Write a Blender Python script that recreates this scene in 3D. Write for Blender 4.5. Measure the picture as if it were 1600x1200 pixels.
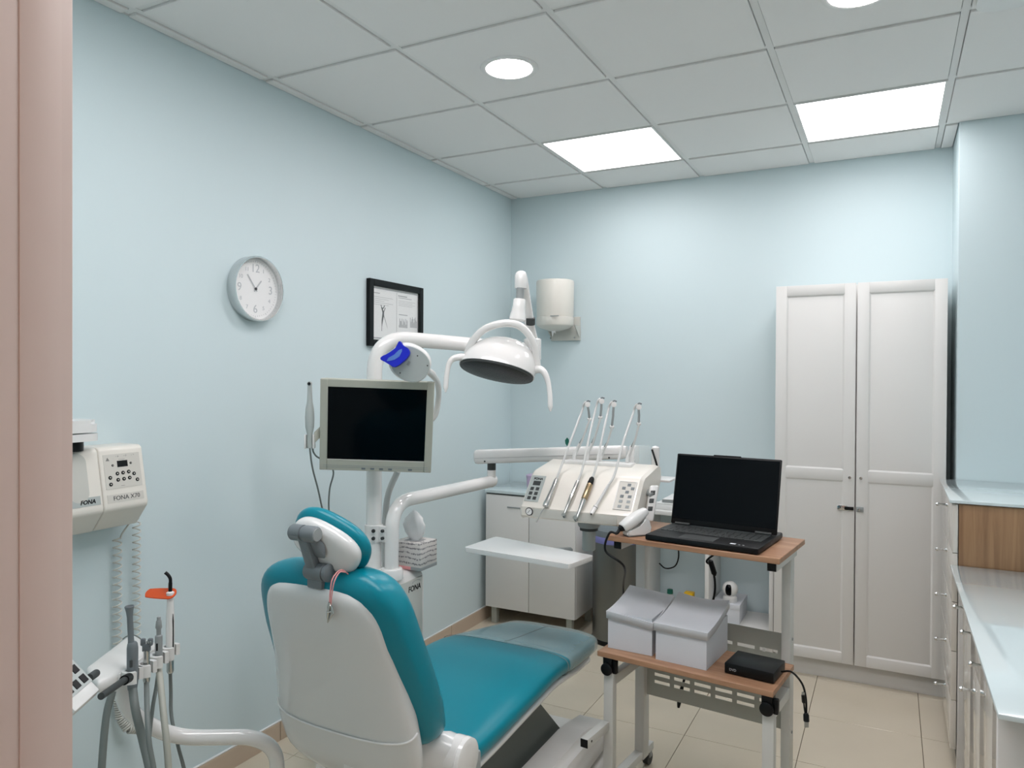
import bpy, bmesh, math, random
from mathutils import Vector, Matrix
V = Vector
PI = math.pi
random.seed(7)
for o in list(bpy.data.objects):
    bpy.data.objects.remove(o)
scene = bpy.context.scene
COL = scene.collection

# ---------------------------------------------------------------- camera, world, exposure
H = 2.702                                   # ceiling height
FPX = 1152.1
CAM = V((2.2513, -4.3624, 1.5108))
YAW, PITCH, ROLL = 0.4745, -0.0083, 0.0050
_fw = V((-math.sin(YAW)*math.cos(PITCH), math.cos(YAW)*math.cos(PITCH), math.sin(PITCH)))
_rt = V((math.cos(YAW), math.sin(YAW), 0))
_up = _rt.cross(_fw)
RT = _rt*math.cos(ROLL) + _up*math.sin(ROLL)
UP = _up*math.cos(ROLL) - _rt*math.sin(ROLL)
FW = _fw
cd = bpy.data.cameras.new('camera')
cd.sensor_fit = 'HORIZONTAL'; cd.sensor_width = 36.0; cd.lens = FPX/1600*36.0
cd.clip_start = 0.02; cd.clip_end = 60
cam = bpy.data.objects.new('camera', cd); COL.objects.link(cam)
cam.matrix_world = Matrix(((RT.x, UP.x, -FW.x, CAM.x), (RT.y, UP.y, -FW.y, CAM.y), (RT.z, UP.z, -FW.z, CAM.z), (0, 0, 0, 1)))
scene.camera = cam

world = bpy.data.worlds.new('world'); scene.world = world; world.use_nodes = True
world.node_tree.nodes['Background'].inputs[0].default_value = (0.80, 0.86, 0.88, 1)
world.node_tree.nodes['Background'].inputs[1].default_value = 0.12
vs = scene.view_settings
vs.view_transform = 'Standard'; vs.look = 'None'; vs.gamma = 1.0; vs.use_curve_mapping = False
vs.exposure = 0.78
PANEL_E, DOWN_E, HALL_E = 5.2, 45.0, 20.0     # emission strength of the lit diffusers

def at(x, y, D=None, X=None, Y=None, Z=None):
    """the point seen at pixel (x, y) of the photograph on a plane of the room or at a depth"""
    d = RT*((x-800)/FPX) - UP*((y-600)/FPX) + FW
    if D is not None: t = D
    elif X is not None: t = (X-CAM.x)/d.x
    elif Y is not None: t = (Y-CAM.y)/d.y
    else: t = (Z-CAM.z)/d.z
    return CAM + d*t

# ---------------------------------------------------------------- materials
def srgb(r, g, b):
    f = lambda c: c/12.92 if c <= 0.04045 else ((c+0.055)/1.055)**2.4
    return (f(r/255), f(g/255), f(b/255), 1)
MATS = {}
def mat(name, rgb, rough=0.5, metal=0.0, bump=0.0, scale=60.0, var=0.0, coat=0.0, spec=0.5, trans=0.0, alpha=1.0, emit=None, estr=0.0, ior=1.45):
    m = bpy.data.materials.new(name); m.use_nodes = True
    nt = m.node_tree; b = nt.nodes['Principled BSDF']
    c = srgb(*rgb)
    b.inputs['Base Color'].default_value = c
    b.inputs['Roughness'].default_value = rough
    b.inputs['Metallic'].default_value = metal
    b.inputs['Specular IOR Level'].default_value = spec
    b.inputs['Coat Weight'].default_value = coat
    b.inputs['Coat Roughness'].default_value = 0.06
    b.inputs['Transmission Weight'].default_value = trans
    b.inputs['Alpha'].default_value = alpha
    b.inputs['IOR'].default_value = ior
    if emit:
        b.inputs['Emission Color'].default_value = srgb(*emit); b.inputs['Emission Strength'].default_value = estr
    tc = nt.nodes.new('ShaderNodeTexCoord')
    nz = nt.nodes.new('ShaderNodeTexNoise'); nz.inputs['Scale'].default_value = scale; nz.inputs['Detail'].default_value = 4
    nt.links.new(tc.outputs['Object'], nz.inputs['Vector'])
    mx = nt.nodes.new('ShaderNodeMix'); mx.data_type = 'RGBA'; mx.blend_type = 'MIX'
    mx.inputs[6].default_value = tuple(v*(1-var) for v in c[:3])+(1,)
    mx.inputs[7].default_value = tuple(min(1, v*(1+var)) for v in c[:3])+(1,)
    nt.links.new(nz.outputs['Fac'], mx.inputs[0]); nt.links.new(mx.outputs[2], b.inputs['Base Color'])
    if bump:
        bp = nt.nodes.new('ShaderNodeBump'); bp.inputs['Strength'].default_value = bump; bp.inputs['Distance'].default_value = 0.002
        nt.links.new(nz.outputs['Fac'], bp.inputs['Height']); nt.links.new(bp.outputs['Normal'], b.inputs['Normal'])
    MATS[name] = m
    return m
def wood(name, c1, c2, stretch=(6, 60, 60), rough=0.45, axis=None):
    m = mat(name, c1, rough); nt = m.node_tree; b = nt.nodes['Principled BSDF']
    tc = nt.nodes.new('ShaderNodeTexCoord'); mp = nt.nodes.new('ShaderNodeMapping')
    mp.inputs['Scale'].default_value = stretch
    nt.links.new(tc.outputs['Object'], mp.inputs['Vector'])
    n1 = nt.nodes.new('ShaderNodeTexNoise'); n1.inputs['Scale'].default_value = 1.0; n1.inputs['Detail'].default_value = 6; n1.inputs['Distortion'].default_value = 0.6
    nt.links.new(mp.outputs['Vector'], n1.inputs['Vector'])
    cr = nt.nodes.new('ShaderNodeValToRGB')
    cr.color_ramp.elements[0].position = 0.3; cr.color_ramp.elements[0].color = srgb(*c2)
    cr.color_ramp.elements[1].position = 0.7; cr.color_ramp.elements[1].color = srgb(*c1)
    nt.links.new(n1.outputs['Fac'], cr.inputs['Fac']); nt.links.new(cr.outputs['Color'], b.inputs['Base Color'])
    return m
mat('wall_paint', (206, 222, 225), 0.55, bump=0.05, scale=220, var=0.012, spec=0.3)
mat('tile_white', (236, 236, 234), 0.8, bump=0.10, scale=300, var=0.015, spec=0.2)
mat('tee_white', (230, 231, 229), 0.5, spec=0.3)
mat('plenum', (60, 66, 66), 0.9)
mat('floor_tile', (208, 199, 180), 0.16, var=0.05, scale=5, spec=0.5)
mat('grout', (120, 108, 92), 0.8)
mat('skirt_tile', (196, 178, 158), 0.35, var=0.05, scale=9)
mat('silicone', (225, 228, 228), 0.5)
mat('jamb', (226, 206, 197), 0.45, var=0.03, scale=14)
mat('hall_paint', (225, 205, 195), 0.7)
mat('white_plastic', (226, 227, 225), 0.28, coat=0.3)
mat('white_gloss', (232, 232, 230), 0.14, coat=0.6)
mat('warm_white', (226, 223, 214), 0.3, coat=0.2)
mat('shell_white', (218, 220, 219), 0.22, coat=0.4)
mat('lacquer', (222, 222, 219), 0.35, spec=0.4)
mat('gloss_front', (214, 211, 203), 0.05, coat=0.6, spec=0.6)
mat('glass_top', (208, 222, 224), 0.06, coat=0.8)
mat('grey_white', (196, 197, 190), 0.4)
mat('beige_plastic', (176, 178, 166), 0.45)
mat('grey_plastic', (112, 120, 124), 0.42)
mat('mid_grey', (150, 156, 156), 0.45)
mat('dark_grey', (58, 62, 62), 0.5)
mat('black', (10, 13, 15), 0.42, spec=0.3)
mat('screen_black', (3, 6, 10), 0.12, spec=0.12)
mat('frame_black', (8, 14, 16), 0.4, spec=0.25)
mat('teal', (0, 128, 146), 0.30, bump=0.03, scale=400, spec=0.38)
mat('steel', (190, 192, 190), 0.22, metal=1.0)
mat('brass_steel', (170, 150, 120), 0.25, metal=1.0)
mat('chrome', (210, 212, 212), 0.1, metal=1.0)
mat('bin_steel', (120, 122, 120), 0.32, metal=0.9)
mat('paper', (232, 233, 232), 0.7)
mat('card_white', (214, 218, 224), 0.6, var=0.01, scale=30)
mat('ink', (70, 72, 74), 0.7)
mat('numeral_grey', (188, 192, 194), 0.5)
mat('pale_ink', (160, 162, 164), 0.7)
mat('orange', (205, 78, 24), 0.25)
mat('blue', (10, 30, 190), 0.3)
mat('sky_blue', (84, 124, 196), 0.3)
mat('pink', (232, 160, 160), 0.5)
mat('lilac', (196, 176, 206), 0.35)
mat('bag_blue', (128, 130, 190), 0.4)
mat('yellow', (238, 190, 20), 0.4)
mat('green_cap', (20, 100, 84), 0.4)
mat('hose_grey', (118, 126, 124), 0.45)
mat('hose_pale', (176, 178, 168), 0.45)
mat('hose_white', (205, 208, 206), 0.3, coat=0.3)
mat('metal_paint', (206, 208, 204), 0.4)
mat('panel_paint', (168, 172, 164), 0.5)
mat('keypad', (176, 184, 182), 0.4)
mat('keypad_warm', (206, 204, 196), 0.4)
mat('lamp_glass', (14, 20, 22), 0.3, spec=0.25, bump=0.6, scale=160)
mat('clear', (225, 236, 236), 0.06, alpha=0.28, coat=0.4)
mat('thin_glass', (225, 236, 236), 0.03, alpha=0.06)
mat('clear_film', (196, 214, 214), 0.12, alpha=0.42, bump=0.4, scale=22)
mat('tissue', (238, 240, 240), 0.8)
mat('lit_panel', (255, 255, 255), 0.5, emit=(255, 250, 252), estr=PANEL_E)
mat('lit_round', (255, 255, 255), 0.5, emit=(255, 244, 246), estr=DOWN_E)
mat('lit_hall', (255, 255, 255), 0.5, emit=(255, 234, 226), estr=HALL_E)
mat('red_glow', (255, 150, 120), 0.4, emit=(255, 120, 90), estr=0.6)
wood('oak', (164, 130, 96), (132, 100, 72), (40, 40, 2.2), 0.5)
wood('trolley_oak', (178, 140, 110), (148, 108, 82), (3, 45, 45), 0.42)
wood('dark_oak', (132, 102, 78), (98, 72, 54), (40, 40, 2.5), 0.5)
# printed tissue box: rows of script-like scribble
def scribble(name, base, ink, sc):
    m = mat(name, base, 0.6); nt = m.node_tree; b = nt.nodes['Principled BSDF']
    tc = nt.nodes.new('ShaderNodeTexCoord'); mp = nt.nodes.new('ShaderNodeMapping'); mp.inputs['Scale'].default_value = sc
    nz = nt.nodes.new('ShaderNodeTexNoise'); nz.inputs['Scale'].default_value = 1; nz.inputs['Detail'].default_value = 3
    wv = nt.nodes.new('ShaderNodeTexWave'); wv.bands_direction = 'Z'; wv.inputs['Scale'].default_value = 17; wv.inputs['Distortion'].default_value = 4; wv.inputs['Detail'].default_value = 3
    nt.links.new(tc.outputs['Object'], mp.inputs['Vector']); nt.links.new(mp.outputs['Vector'], nz.inputs['Vector']); nt.links.new(tc.outputs['Object'], wv.inputs['Vector'])
    mu = nt.nodes.new('ShaderNodeMath'); mu.operation = 'MULTIPLY'
    nt.links.new(nz.outputs['Fac'], mu.inputs[0]); nt.links.new(wv.outputs['Fac'], mu.inputs[1])
    cr = nt.nodes.new('ShaderNodeValToRGB'); cr.color_ramp.elements[0].position = 0.36; cr.color_ramp.elements[0].color = srgb(*base)
    cr.color_ramp.elements[1].position = 0.48; cr.color_ramp.elements[1].color = srgb(*ink)
    nt.links.new(mu.outputs[0], cr.inputs['Fac']); nt.links.new(cr.outputs['Color'], b.inputs['Base Color'])
scribble('script_print', (214, 210, 206), (130, 128, 130), (300, 300, 120))
mat('lift_grey', (84, 92, 88), 0.35)

# ---------------------------------------------------------------- mesh helpers
MW = {}
def new(): return bmesh.new()
def box(bm, a, b, bev=0.0, seg=2):
    lo = V([min(a[i], b[i]) for i in range(3)]); hi = V([max(a[i], b[i]) for i in range(3)])
    vs = [bm.verts.new((x, y, z)) for z in (lo.z, hi.z) for y in (lo.y, hi.y) for x in (lo.x, hi.x)]
    fs = [bm.faces.new([vs[i] for i in q]) for q in ((0, 2, 3, 1), (4, 5, 7, 6), (0, 1, 5, 4), (2, 6, 7, 3), (0, 4, 6, 2), (1, 3, 7, 5))]
    if bev > 0:
        es = list({e for f in fs for e in f.edges})
        bmesh.ops.bevel(bm, geom=es, offset=bev, segments=seg, profile=0.5, affect='EDGES')
    return bm
def obox(bm, o, u, v, w, bev=0.0, seg=2):
    """box from corner o along the three edge vectors"""
    t = new(); box(t, (0, 0, 0), (u.length, v.length, w.length), bev, seg)
    U, W_, N = u.normalized(), v.normalized(), w.normalized()
    M = Matrix(((U.x, W_.x, N.x, o[0]), (U.y, W_.y, N.y, o[1]), (U.z, W_.z, N.z, o[2]), (0, 0, 0, 1)))
    return add(bm, t, M)
def add(bm, t, M=None):
    me = bpy.data.meshes.new('t'); t.to_mesh(me); t.free()
    if M is not None: me.transform(M)
    bm.from_mesh(me); bpy.data.meshes.remove(me)
    return bm
def loft(bm, rings, cap=True, closed=True):
    R = [[bm.verts.new(p) for p in r] for r in rings]
    n = len(R[0])
    for a, b in zip(R[:-1], R[1:]):
        for i in range(n if closed else n-1):
            j = (i+1) % n
            bm.faces.new((a[i], a[j], b[j], b[i]))
    if cap and closed:
        bm.faces.new(R[0][::-1]); bm.faces.new(R[-1])
    return bm
def frame(d):
    d = d.normalized(); u = d.orthogonal().normalized(); return u, d.cross(u)
def tube(bm, pts, r, seg=12, cap=True):
    pts = [V(p) for p in pts]; n = len(pts)
    rs = r if isinstance(r, (list, tuple)) else [r]*n
    tang = [(pts[min(i+1, n-1)]-pts[max(i-1, 0)]).normalized() for i in range(n)]
    u = tang[0].orthogonal().normalized(); rings = []
    for i in range(n):
        u = (u-tang[i]*u.dot(tang[i])).normalized(); w = tang[i].cross(u)
        rings.append([pts[i]+(u*math.cos(2*PI*k/seg)+w*math.sin(2*PI*k/seg))*rs[i] for k in range(seg)])
    return loft(bm, rings, cap)
def spl(pts, n=8):
    P = [V(p) for p in pts]; P = [P[0]*2-P[1]]+P+[P[-1]*2-P[-2]]; out = []
    for i in range(1, len(P)-2):
        a, b, c, d = P[i-1:i+3]
        for k in range(n):
            t = k/n
            out.append(0.5*((2*b)+(c-a)*t+(2*a-5*b+4*c-d)*t*t+(3*b-a-3*c+d)*t**3))
    return out+[P[-2]]
def bend(pts, rad, n=8):
    """polyline with rounded corners"""
    P = [V(p) for p in pts]; out = [P[0]]
    for i in range(1, len(P)-1):
        a = (P[i-1]-P[i]); b = (P[i+1]-P[i]); r = min(rad, a.length*0.49, b.length*0.49)
        p0 = P[i]+a.normalized()*r; p2 = P[i]+b.normalized()*r
        for k in range(n+1):
            t = k/n; out.append(p0*(1-t)**2+P[i]*2*t*(1-t)+p2*t*t)
    return out+[P[-1]]
def lathe(bm, prof, o=(0, 0, 0), ax=(0, 0, 1), seg=24, cap=True):
    o = V(o); d = V(ax).normalized(); u, w = frame(d)
    rings = [[o+d*h+(u*math.cos(2*PI*k/seg)+w*math.sin(2*PI*k/seg))*max(r, 1e-5) for k in range(seg)] for r, h in prof]
    return loft(bm, rings, cap)
def cyl(bm, a, b, r, seg=16, r2=None):
    a, b = V(a), V(b)
    return lathe(bm, [(r, 0), (r if r2 is None else r2, (b-a).length)], a, b-a, seg)
def prism(bm, poly, o, u, v, w):
    """polygon in the u, v plane, extruded by vector w"""
    o, u, v, w = V(o), V(u), V(v), V(w)
    return loft(bm, [[o+u*x+v*y for x, y in poly], [o+u*x+v*y+w for x, y in poly]])
def rrect(x0, x1, y0, y1, r, n=5):
    out = []
    for cx, cy, a0 in ((x1-r, y1-r, 0), (x0+r, y1-r, 90), (x0+r, y0+r, 180), (x1-r, y0+r, 270)):
        for k in range(n+1):
            a = math.radians(a0+90*k/n); out.append((cx+r*math.cos(a), cy+r*math.sin(a)))
    return out
def sell(c, u, v, a, b, e=2.5, n=32):
    """superellipse ring"""
    out = []
    for k in range(n):
        t = 2*PI*k/n; x, y = math.cos(t), math.sin(t)
        out.append(c+u*(a*math.copysign(abs(x)**(2/e), x))+v*(b*math.copysign(abs(y)**(2/e), y)))
    return out
def ellipsoid(bm, c, ax, seg=24, rings=14, lo=-1.0, hi=1.0):
    """ax: three semi-axis vectors; the third is the pole direction"""
    a, b, n = ax; rr = []
    for i in range(rings+1):
        s = lo+(hi-lo)*(0.5-0.5*math.cos(PI*i/rings)) if (lo, hi) != (0, 1) else math.sin(PI/2*i/rings)
        s = max(-0.9995, min(0.9995, s)); q = math.sqrt(1-s*s)
        rr.append([c+n*s+(a*math.cos(2*PI*k/seg)+b*math.sin(2*PI*k/seg))*q for k in range(seg)])
    return loft(bm, rr)
def text_bm(bm, s, o, u, v, size, depth=0.0006, align='CENTER', shear=0.0, bold=0.0):
    cu = bpy.data.curves.new('t', 'FONT'); cu.body = s; cu.size = size; cu.align_x = align; cu.align_y = 'CENTER'
    cu.extrude = depth/2; cu.shear = shear; cu.offset = bold; cu.resolution_u = 3
    ob = bpy.data.objects.new('t', cu); me = ob.to_mesh()
    n = V(u).cross(V(v)).normalized(); u = V(u).normalized(); v = V(v).normalized(); o = V(o)
    me.transform(Matrix(((u.x, v.x, n.x, o.x), (u.y, v.y, n.y, o.y), (u.z, v.z, n.z, o.z), (0, 0, 0, 1))))
    bm.from_mesh(me); ob.to_mesh_clear(); bpy.data.objects.remove(ob); bpy.data.curves.remove(cu)
    return bm
def obj(name, bm, m, parent=None, smooth=40, sub=0, flip=True):
    if flip: bmesh.ops.recalc_face_normals(bm, faces=bm.faces)
    me = bpy.data.meshes.new(name); bm.to_mesh(me); bm.free()
    o = bpy.data.objects.new(name, me); COL.objects.link(o)
    me.materials.append(MATS[m])
    if smooth:
        me.shade_smooth(); me.set_sharp_from_angle(angle=math.radians(smooth))
    if parent:
        me.transform(MW[parent].inverted()); o.parent = parent; MW[o] = MW[parent]
    else: MW[o] = Matrix.Identity(4)
    if sub:
        s = o.modifiers.new('sub', 'SUBSURF'); s.levels = sub; s.render_levels = sub
    return o
def tag(o, label, cat, group=None):
    o['label'] = label; o['category'] = cat
    if group: o['group'] = group
    return o
def thing(name, label, cat, loc=(0, 0, 0), rz=0.0, group=None):
    o = bpy.data.objects.new(name, None); COL.objects.link(o); o.empty_display_size = 0.05
    o.location = loc; o.rotation_euler = (0, 0, rz)
    MW[o] = Matrix.Translation(V(loc)) @ Matrix.Rotation(rz, 4, 'Z')
    return tag(o, label, cat, group)
def single(name, bm, m, label, cat, loc, group=None, smooth=40):
    o = obj(name, bm, m, None, smooth); o.data.transform(Matrix.Translation(-V(loc))); o.location = loc
    MW[o] = Matrix.Translation(V(loc))
    return tag(o, label, cat, group)
def struct(name, bm, m, smooth=0):
    o = obj(name, bm, m, None, smooth); o['kind'] = 'structure'; return o
def part(name, m, parent, fn, *a, smooth=40, **k):
    bm = new(); fn(bm, *a, **k); return obj(name, bm, m, parent, smooth)
X, Y, Z = V((1, 0, 0)), V((0, 1, 0)), V((0, 0, 1))

# ---------------------------------------------------------------- room shell
RX, FY = 3.15, -3.923                       # right wall, room face of the front wall
HY = -6.2                                   # far side of the hall behind the camera
bm = new(); box(bm, (-0.12, HY-0.1, -0.1), (RX+0.12, 0.12, -0.009)); floor = struct('floor', bm, 'grout')
TS, FX0, FY0 = 0.4472, 1.485, -1.2563
xs = [FX0+TS*i for i in range(-5, 6)]; ys = [FY0+TS*j for j in range(-12, 5)]
for i in range(len(xs)-1):
    for j in range(len(ys)-1):
        x0, x1 = max(xs[i], 0.0)+0.0012, min(xs[i+1], RX)-0.0012
        y0, y1 = max(ys[j], HY)+0.0012, min(ys[j+1], 0.0)-0.0012
        if x1-x0 < 0.02 or y1-y0 < 0.02: continue
        bm = new(); box(bm, (x0, y0, -0.009), (x1, y1, 0.0), 0.0008, 1); obj('floor_tile', bm, 'floor_tile', floor, 0)
def wall(name, a, b, m='wall_paint'):
    bm = new(); box(bm, a, b); return struct(name, bm, m)
wall('wall_left', (-0.12, FY, 0), (0, 0.12, H+0.3))
wall('wall_back', (0, 0, 0), (RX+0.12, 0.12, H+0.3))
wall('wall_right', (RX, FY, 0), (RX+0.12, 0, H+0.3))
wall('wall_column', (2.524, -0.405, 0), (RX, 0, H+0.3))
# front wall with the doorway the camera looks through
DL, DR, DH = 1.55, 2.95, 2.35
bm = new(); box(bm, (-0.12, FY-0.13, 0), (DL-0.03, FY, H+0.3)); box(bm, (DR+0.03, FY-0.13, 0), (RX+0.12, FY, H+0.3)); box(bm, (DL-0.03, FY-0.13, DH+0.03), (DR+0.03, FY, H+0.3))
struct('wall_front', bm, 'wall_paint')
door = thing('door_1', 'pale pink door frame at the left edge of the view', 'door frame', (DL, FY, 0)); del door['category']; door['kind'] = 'structure'
for sx, x in ((-1, DL), (1, DR)):
    part('jamb', 'jamb', door, box, (x, FY-0.14, 0), (x+sx*0.035, FY+0.0, DH), 0.002)
    part('stop_strip', 'jamb', door, box, (x-sx*0.0, FY-0.050, 0), (x-sx*0.0012, FY-0.012, DH), 0.0005)
    part('architrave', 'jamb', door, box, (x+sx*0.006, FY-0.155, 0), (x+sx*0.08, FY-0.131, DH+0.07), 0.003)
part('head_jamb', 'jamb', door, box, (DL-0.03, FY-0.14, DH), (DR+0.03, FY, DH+0.03), 0.002)
wall('wall_hall_left', (-0.12, HY, 0), (0.0, FY-0.13, H+0.3), 'hall_paint')
wall('wall_hall_right', (RX, HY, 0), (RX+0.12, FY-0.13, H+0.3), 'hall_paint')
wall('wall_hall_back', (-0.12, HY-0.12, 0), (RX+0.12, HY, H+0.3), 'hall_paint')
bm = new(); box(bm, (-0.12, HY, H-0.1), (RX+0.12, FY-0.13, H+0.1)); struct('ceiling_hall', bm, 'tile_white')

# suspended ceiling: flat tees with tegular tiles dropping below them
bm = new(); box(bm, (-0.12, FY, H+0.02), (RX+0.12, 0.12, H+0.10)); ceiling = struct('ceiling', bm, 'plenum')
gx = [0.056+0.6*i for i in range(0, 6)]; gy = [-0.383-0.6*j for j in range(0, 6)]
TW = 0.012
for x in gx: part('main_runner', 'tee_white', ceiling, box, (x-TW, FY, H), (x+TW, 0, H+0.006), smooth=0)
cx = [0.0]+gx+[RX]; cy = [0.0]+gy+[FY]
lights = {(2, 1): 'panel', (4, 1): 'panel', (2, 3): 'down', (4, 3): 'down', (5, 3): 'ac', (2, 5): 'panel', (3, 5): 'panel', (4, 5): 'panel'}  # the front-row panels are unseen additions for brightness
for i in range(len(cx)-1):
    for j in range(len(cy)-1):
        x0, x1 = cx[i]+(TW if i else 0.001), cx[i+1]-(TW if i+1 < len(cx)-1 else 0.001)
        y1, y0 = cy[j]-(TW if j else 0.001), cy[j+1]+(TW if j+1 < len(cy)-1 else 0.001)
        if j+1 < len(cy)-1 and x1-x0 > 0.005:
            part('cross_tee', 'tee_white', ceiling, box, (x0, cy[j+1]-TW, H+0.001), (x1, cy[j+1]+TW, H+0.006), smooth=0)
        if x1-x0 < 0.02 or y1-y0 < 0.03: continue
        if lights.get((i, j)) == 'panel': continue
        if cx[i] > 2.3 and cy[j+1] > -0.4 and i >= 5:      # the column takes this corner
            x1 = 2.522
        if cx[i] > 2.3 and cy[j+1] < -0.4 < cy[j] : y1 = min(y1, -0.407)
        if x1-x0 < 0.02: continue
        g = 0.0025
        part('ceiling_tile', 'tile_white', ceiling, box, (x0+g, y0+g, H-0.007), (x1-g, y1-g, H+0.012), 0.0015, 1, smooth=0)
part('wall_angle', 'tee_white', ceiling, box, (0, FY, H-0.001), (0.006, 0, H+0.003), smooth=0)
part('wall_angle', 'tee_white', ceiling, box, (0.006, -0.006, H-0.001), (2.52, 0, H+0.003), smooth=0)

# tile skirting
def skirting(name, a, b, n):
    a, b = V(a), V(b); d = (b-a); L = d.length; d.normalize()
    bm = new(); obox(bm, a, d*L, n*0.006, Z*0.078); root = struct(name, bm, 'grout')
    k = 0.0
    while k < L-0.02:
        e = min(k+0.445, L); bm = new(); obox(bm, a+d*(k+0.001), d*(e-k-0.002), n*0.010, Z*0.079, 0.001, 1); obj('skirting_tile', bm, 'skirt_tile', root, 0); k += 0.447
    bm = new(); obox(bm, a+Z*0.079, d*L, n*0.009, Z*0.006, 0.002, 1); obj('silicone_bead', bm, 'silicone', root, 0)
skirting('baseboard_left', (0, FY+0.05, 0), (0, -0.0, 0), X)
skirting('baseboard_back', (0.012, 0, 0), (2.52, 0, 0), -Y)

# ---------------------------------------------------------------- ceiling fittings
def led_panel(x, y, label):
    t = thing('ceiling_panel_light', label, 'ceiling light', (x, y, H-0.008), 0, 'square LED panels in the ceiling')
    part('diffuser', 'lit_panel', t, box, (x-0.279, y-0.279, H-0.004), (x+0.279, y+0.279, H+0.001), smooth=0)
    bm = new()
    for s in (-1, 1):
        box(bm, (x-0.287, y+s*0.283-0.004, H-0.007), (x+0.287, y+s*0.283+0.004, H+0.010)); box(bm, (x+s*0.283-0.004, y-0.279, H-0.007), (x+s*0.283+0.004, y+0.279, H+0.010))
    obj('frame', bm, 'tee_white', t, 0)
led_panel(0.956, -0.683, 'lit square LED ceiling panel above the surgical lamp, left of the two')
led_panel(2.156, -0.683, 'lit square LED ceiling panel above the tall white wardrobe')
def downlight(x, y, label):
    t = thing('downlight', label, 'ceiling light', (x, y, H-0.012), 0, 'round recessed downlights')
    part('lens', 'lit_round', t, lathe, [(0.001, 0), (0.088, 0), (0.088, 0.004)], (x, y, H-0.0105), seg=48)
    part('trim_ring', 'tee_white', t, lathe, [(0.0885, 0.002), (0.096, 0), (0.109, 0.002), (0.112, 0.0075), (0.0885, 0.0075), (0.0885, 0.002)], (x, y, H-0.0145), seg=48, cap=False)
downlight(0.945, -1.856, 'round lit downlight in the tile left of centre')
downlight(2.156, -1.875, 'round lit downlight cut off by the top edge of the view')
t = thing('ceiling_air_conditioner', 'white ceiling cassette air conditioner cut off at the top right corner', 'air conditioner', (2.77, -1.88, H-0.03))
bm = new(); prism(bm, rrect(2.478, 3.06, -2.17, -1.59, 0.06), (0, 0, H-0.028), X, Y, Z*0.022); obj('front_panel', bm, 'white_plastic', t)
for i in range(6):
    part('grille_slat', 'mid_grey', t, box, (2.58, -2.05+i*0.06, H-0.033), (2.96, -2.035+i*0.06, H-0.0275), smooth=0)
for (x, y, w, d) in ((2.80, -1.66, 0.19, 0.014), (2.80, -2.10, 0.19, 0.014)):
    part('air_outlet', 'mid_grey', t, box, (x-w, y-d/2, H-0.0295), (x+w, y+d/2, H-0.0275) if w > 0.1 else (x+w, y+d, H-0.0275), smooth=0)
t = thing('added_hall_light', 'round ceiling light in the hall outside the doorway, out of view', 'ceiling light', (1.9, -5.1, H-0.16))  # unseen lamp, added to light the door frame from behind the camera
part('lens', 'lit_hall', t, lathe, [(0.001, 0), (0.15, 0), (0.15, 0.03)], (1.9, -5.1, H-0.135), seg=32)
part('trim_ring', 'tee_white', t, lathe, [(0.151, 0), (0.175, 0.006), (0.175, 0.034), (0.151, 0.034), (0.151, 0)], (1.9, -5.1, H-0.135), seg=32, cap=False)
for x_, w_ in ((0.956, 'nearest the x-ray unit wall'), (1.556, 'in the middle'), (2.156, 'nearest the desk')):
    led_panel(x_, -3.083, 'square LED ceiling panel near the doorway above the view, '+w_)  # extra panels out of view, added to brighten the front of the room

# ---------------------------------------------------------------- wall clock
c = at(407, 451, X=0.045); CR = 0.128; c = V((0, c.y, c.z))
t = thing('wall_clock', 'round silver wall clock with white face on the left wall', 'clock', c)
part('rim', 'chrome', t, lathe, [(CR-0.002, 0), (CR, 0.004), (CR, 0.040), (CR-0.002, 0.045), (CR-0.006, 0.045), (CR-0.008, 0.040), (CR-0.008, 0.015)], c, X, 64, cap=False)
part('face', 'paper', t, lathe, [(0.001, 0.0), (CR-0.008, 0.0), (CR-0.008, 0.016), (0.001, 0.016)], c+X*0.001, X, 64, cap=False)
ccx = c+X*0.0175
for k in range(12):
    a = 2*PI*k/12; d = Y*math.sin(a)+Z*math.cos(a)
    big = k in (0, 3, 6, 9)
    part('numeral', 'numeral_grey', t, text_bm, str(12 if k == 0 else k), ccx+d*(0.080 if big else 0.085), Y, Z, 0.046 if big else 0.022, smooth=0)
bm = new()
for k in range(60):
    a = 2*PI*k/60; d = Y*math.sin(a)+Z*math.cos(a); w = Y*math.cos(a)-Z*math.sin(a)
    L = 0.008 if k % 5 == 0 else 0.004
    obox(bm, ccx+d*0.105-w*0.0005, d*L, w*0.001, X*0.0005)
obj('minute_marks', bm, 'pale_ink', t, 0)
for nm, a, L, w in (('hour_hand', 40, 0.045, 0.005), ('minute_hand', -38, 0.068, 0.0035)):
    d = Y*math.sin(math.radians(a))+Z*math.cos(math.radians(a)); e = Y*math.cos(math.radians(a))-Z*math.sin(math.radians(a))
    bm = new(); obox(bm, ccx+X*0.002-e*w/2-d*0.012, d*(L+0.012), e*w, X*0.001); obj(nm, bm, 'numeral_grey', t, 0)
part('hand_pin', 'ink', t, lathe, [(0.006, 0), (0.006, 0.003), (0.001, 0.004)], ccx+X*0.0015, X, 16)

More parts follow.
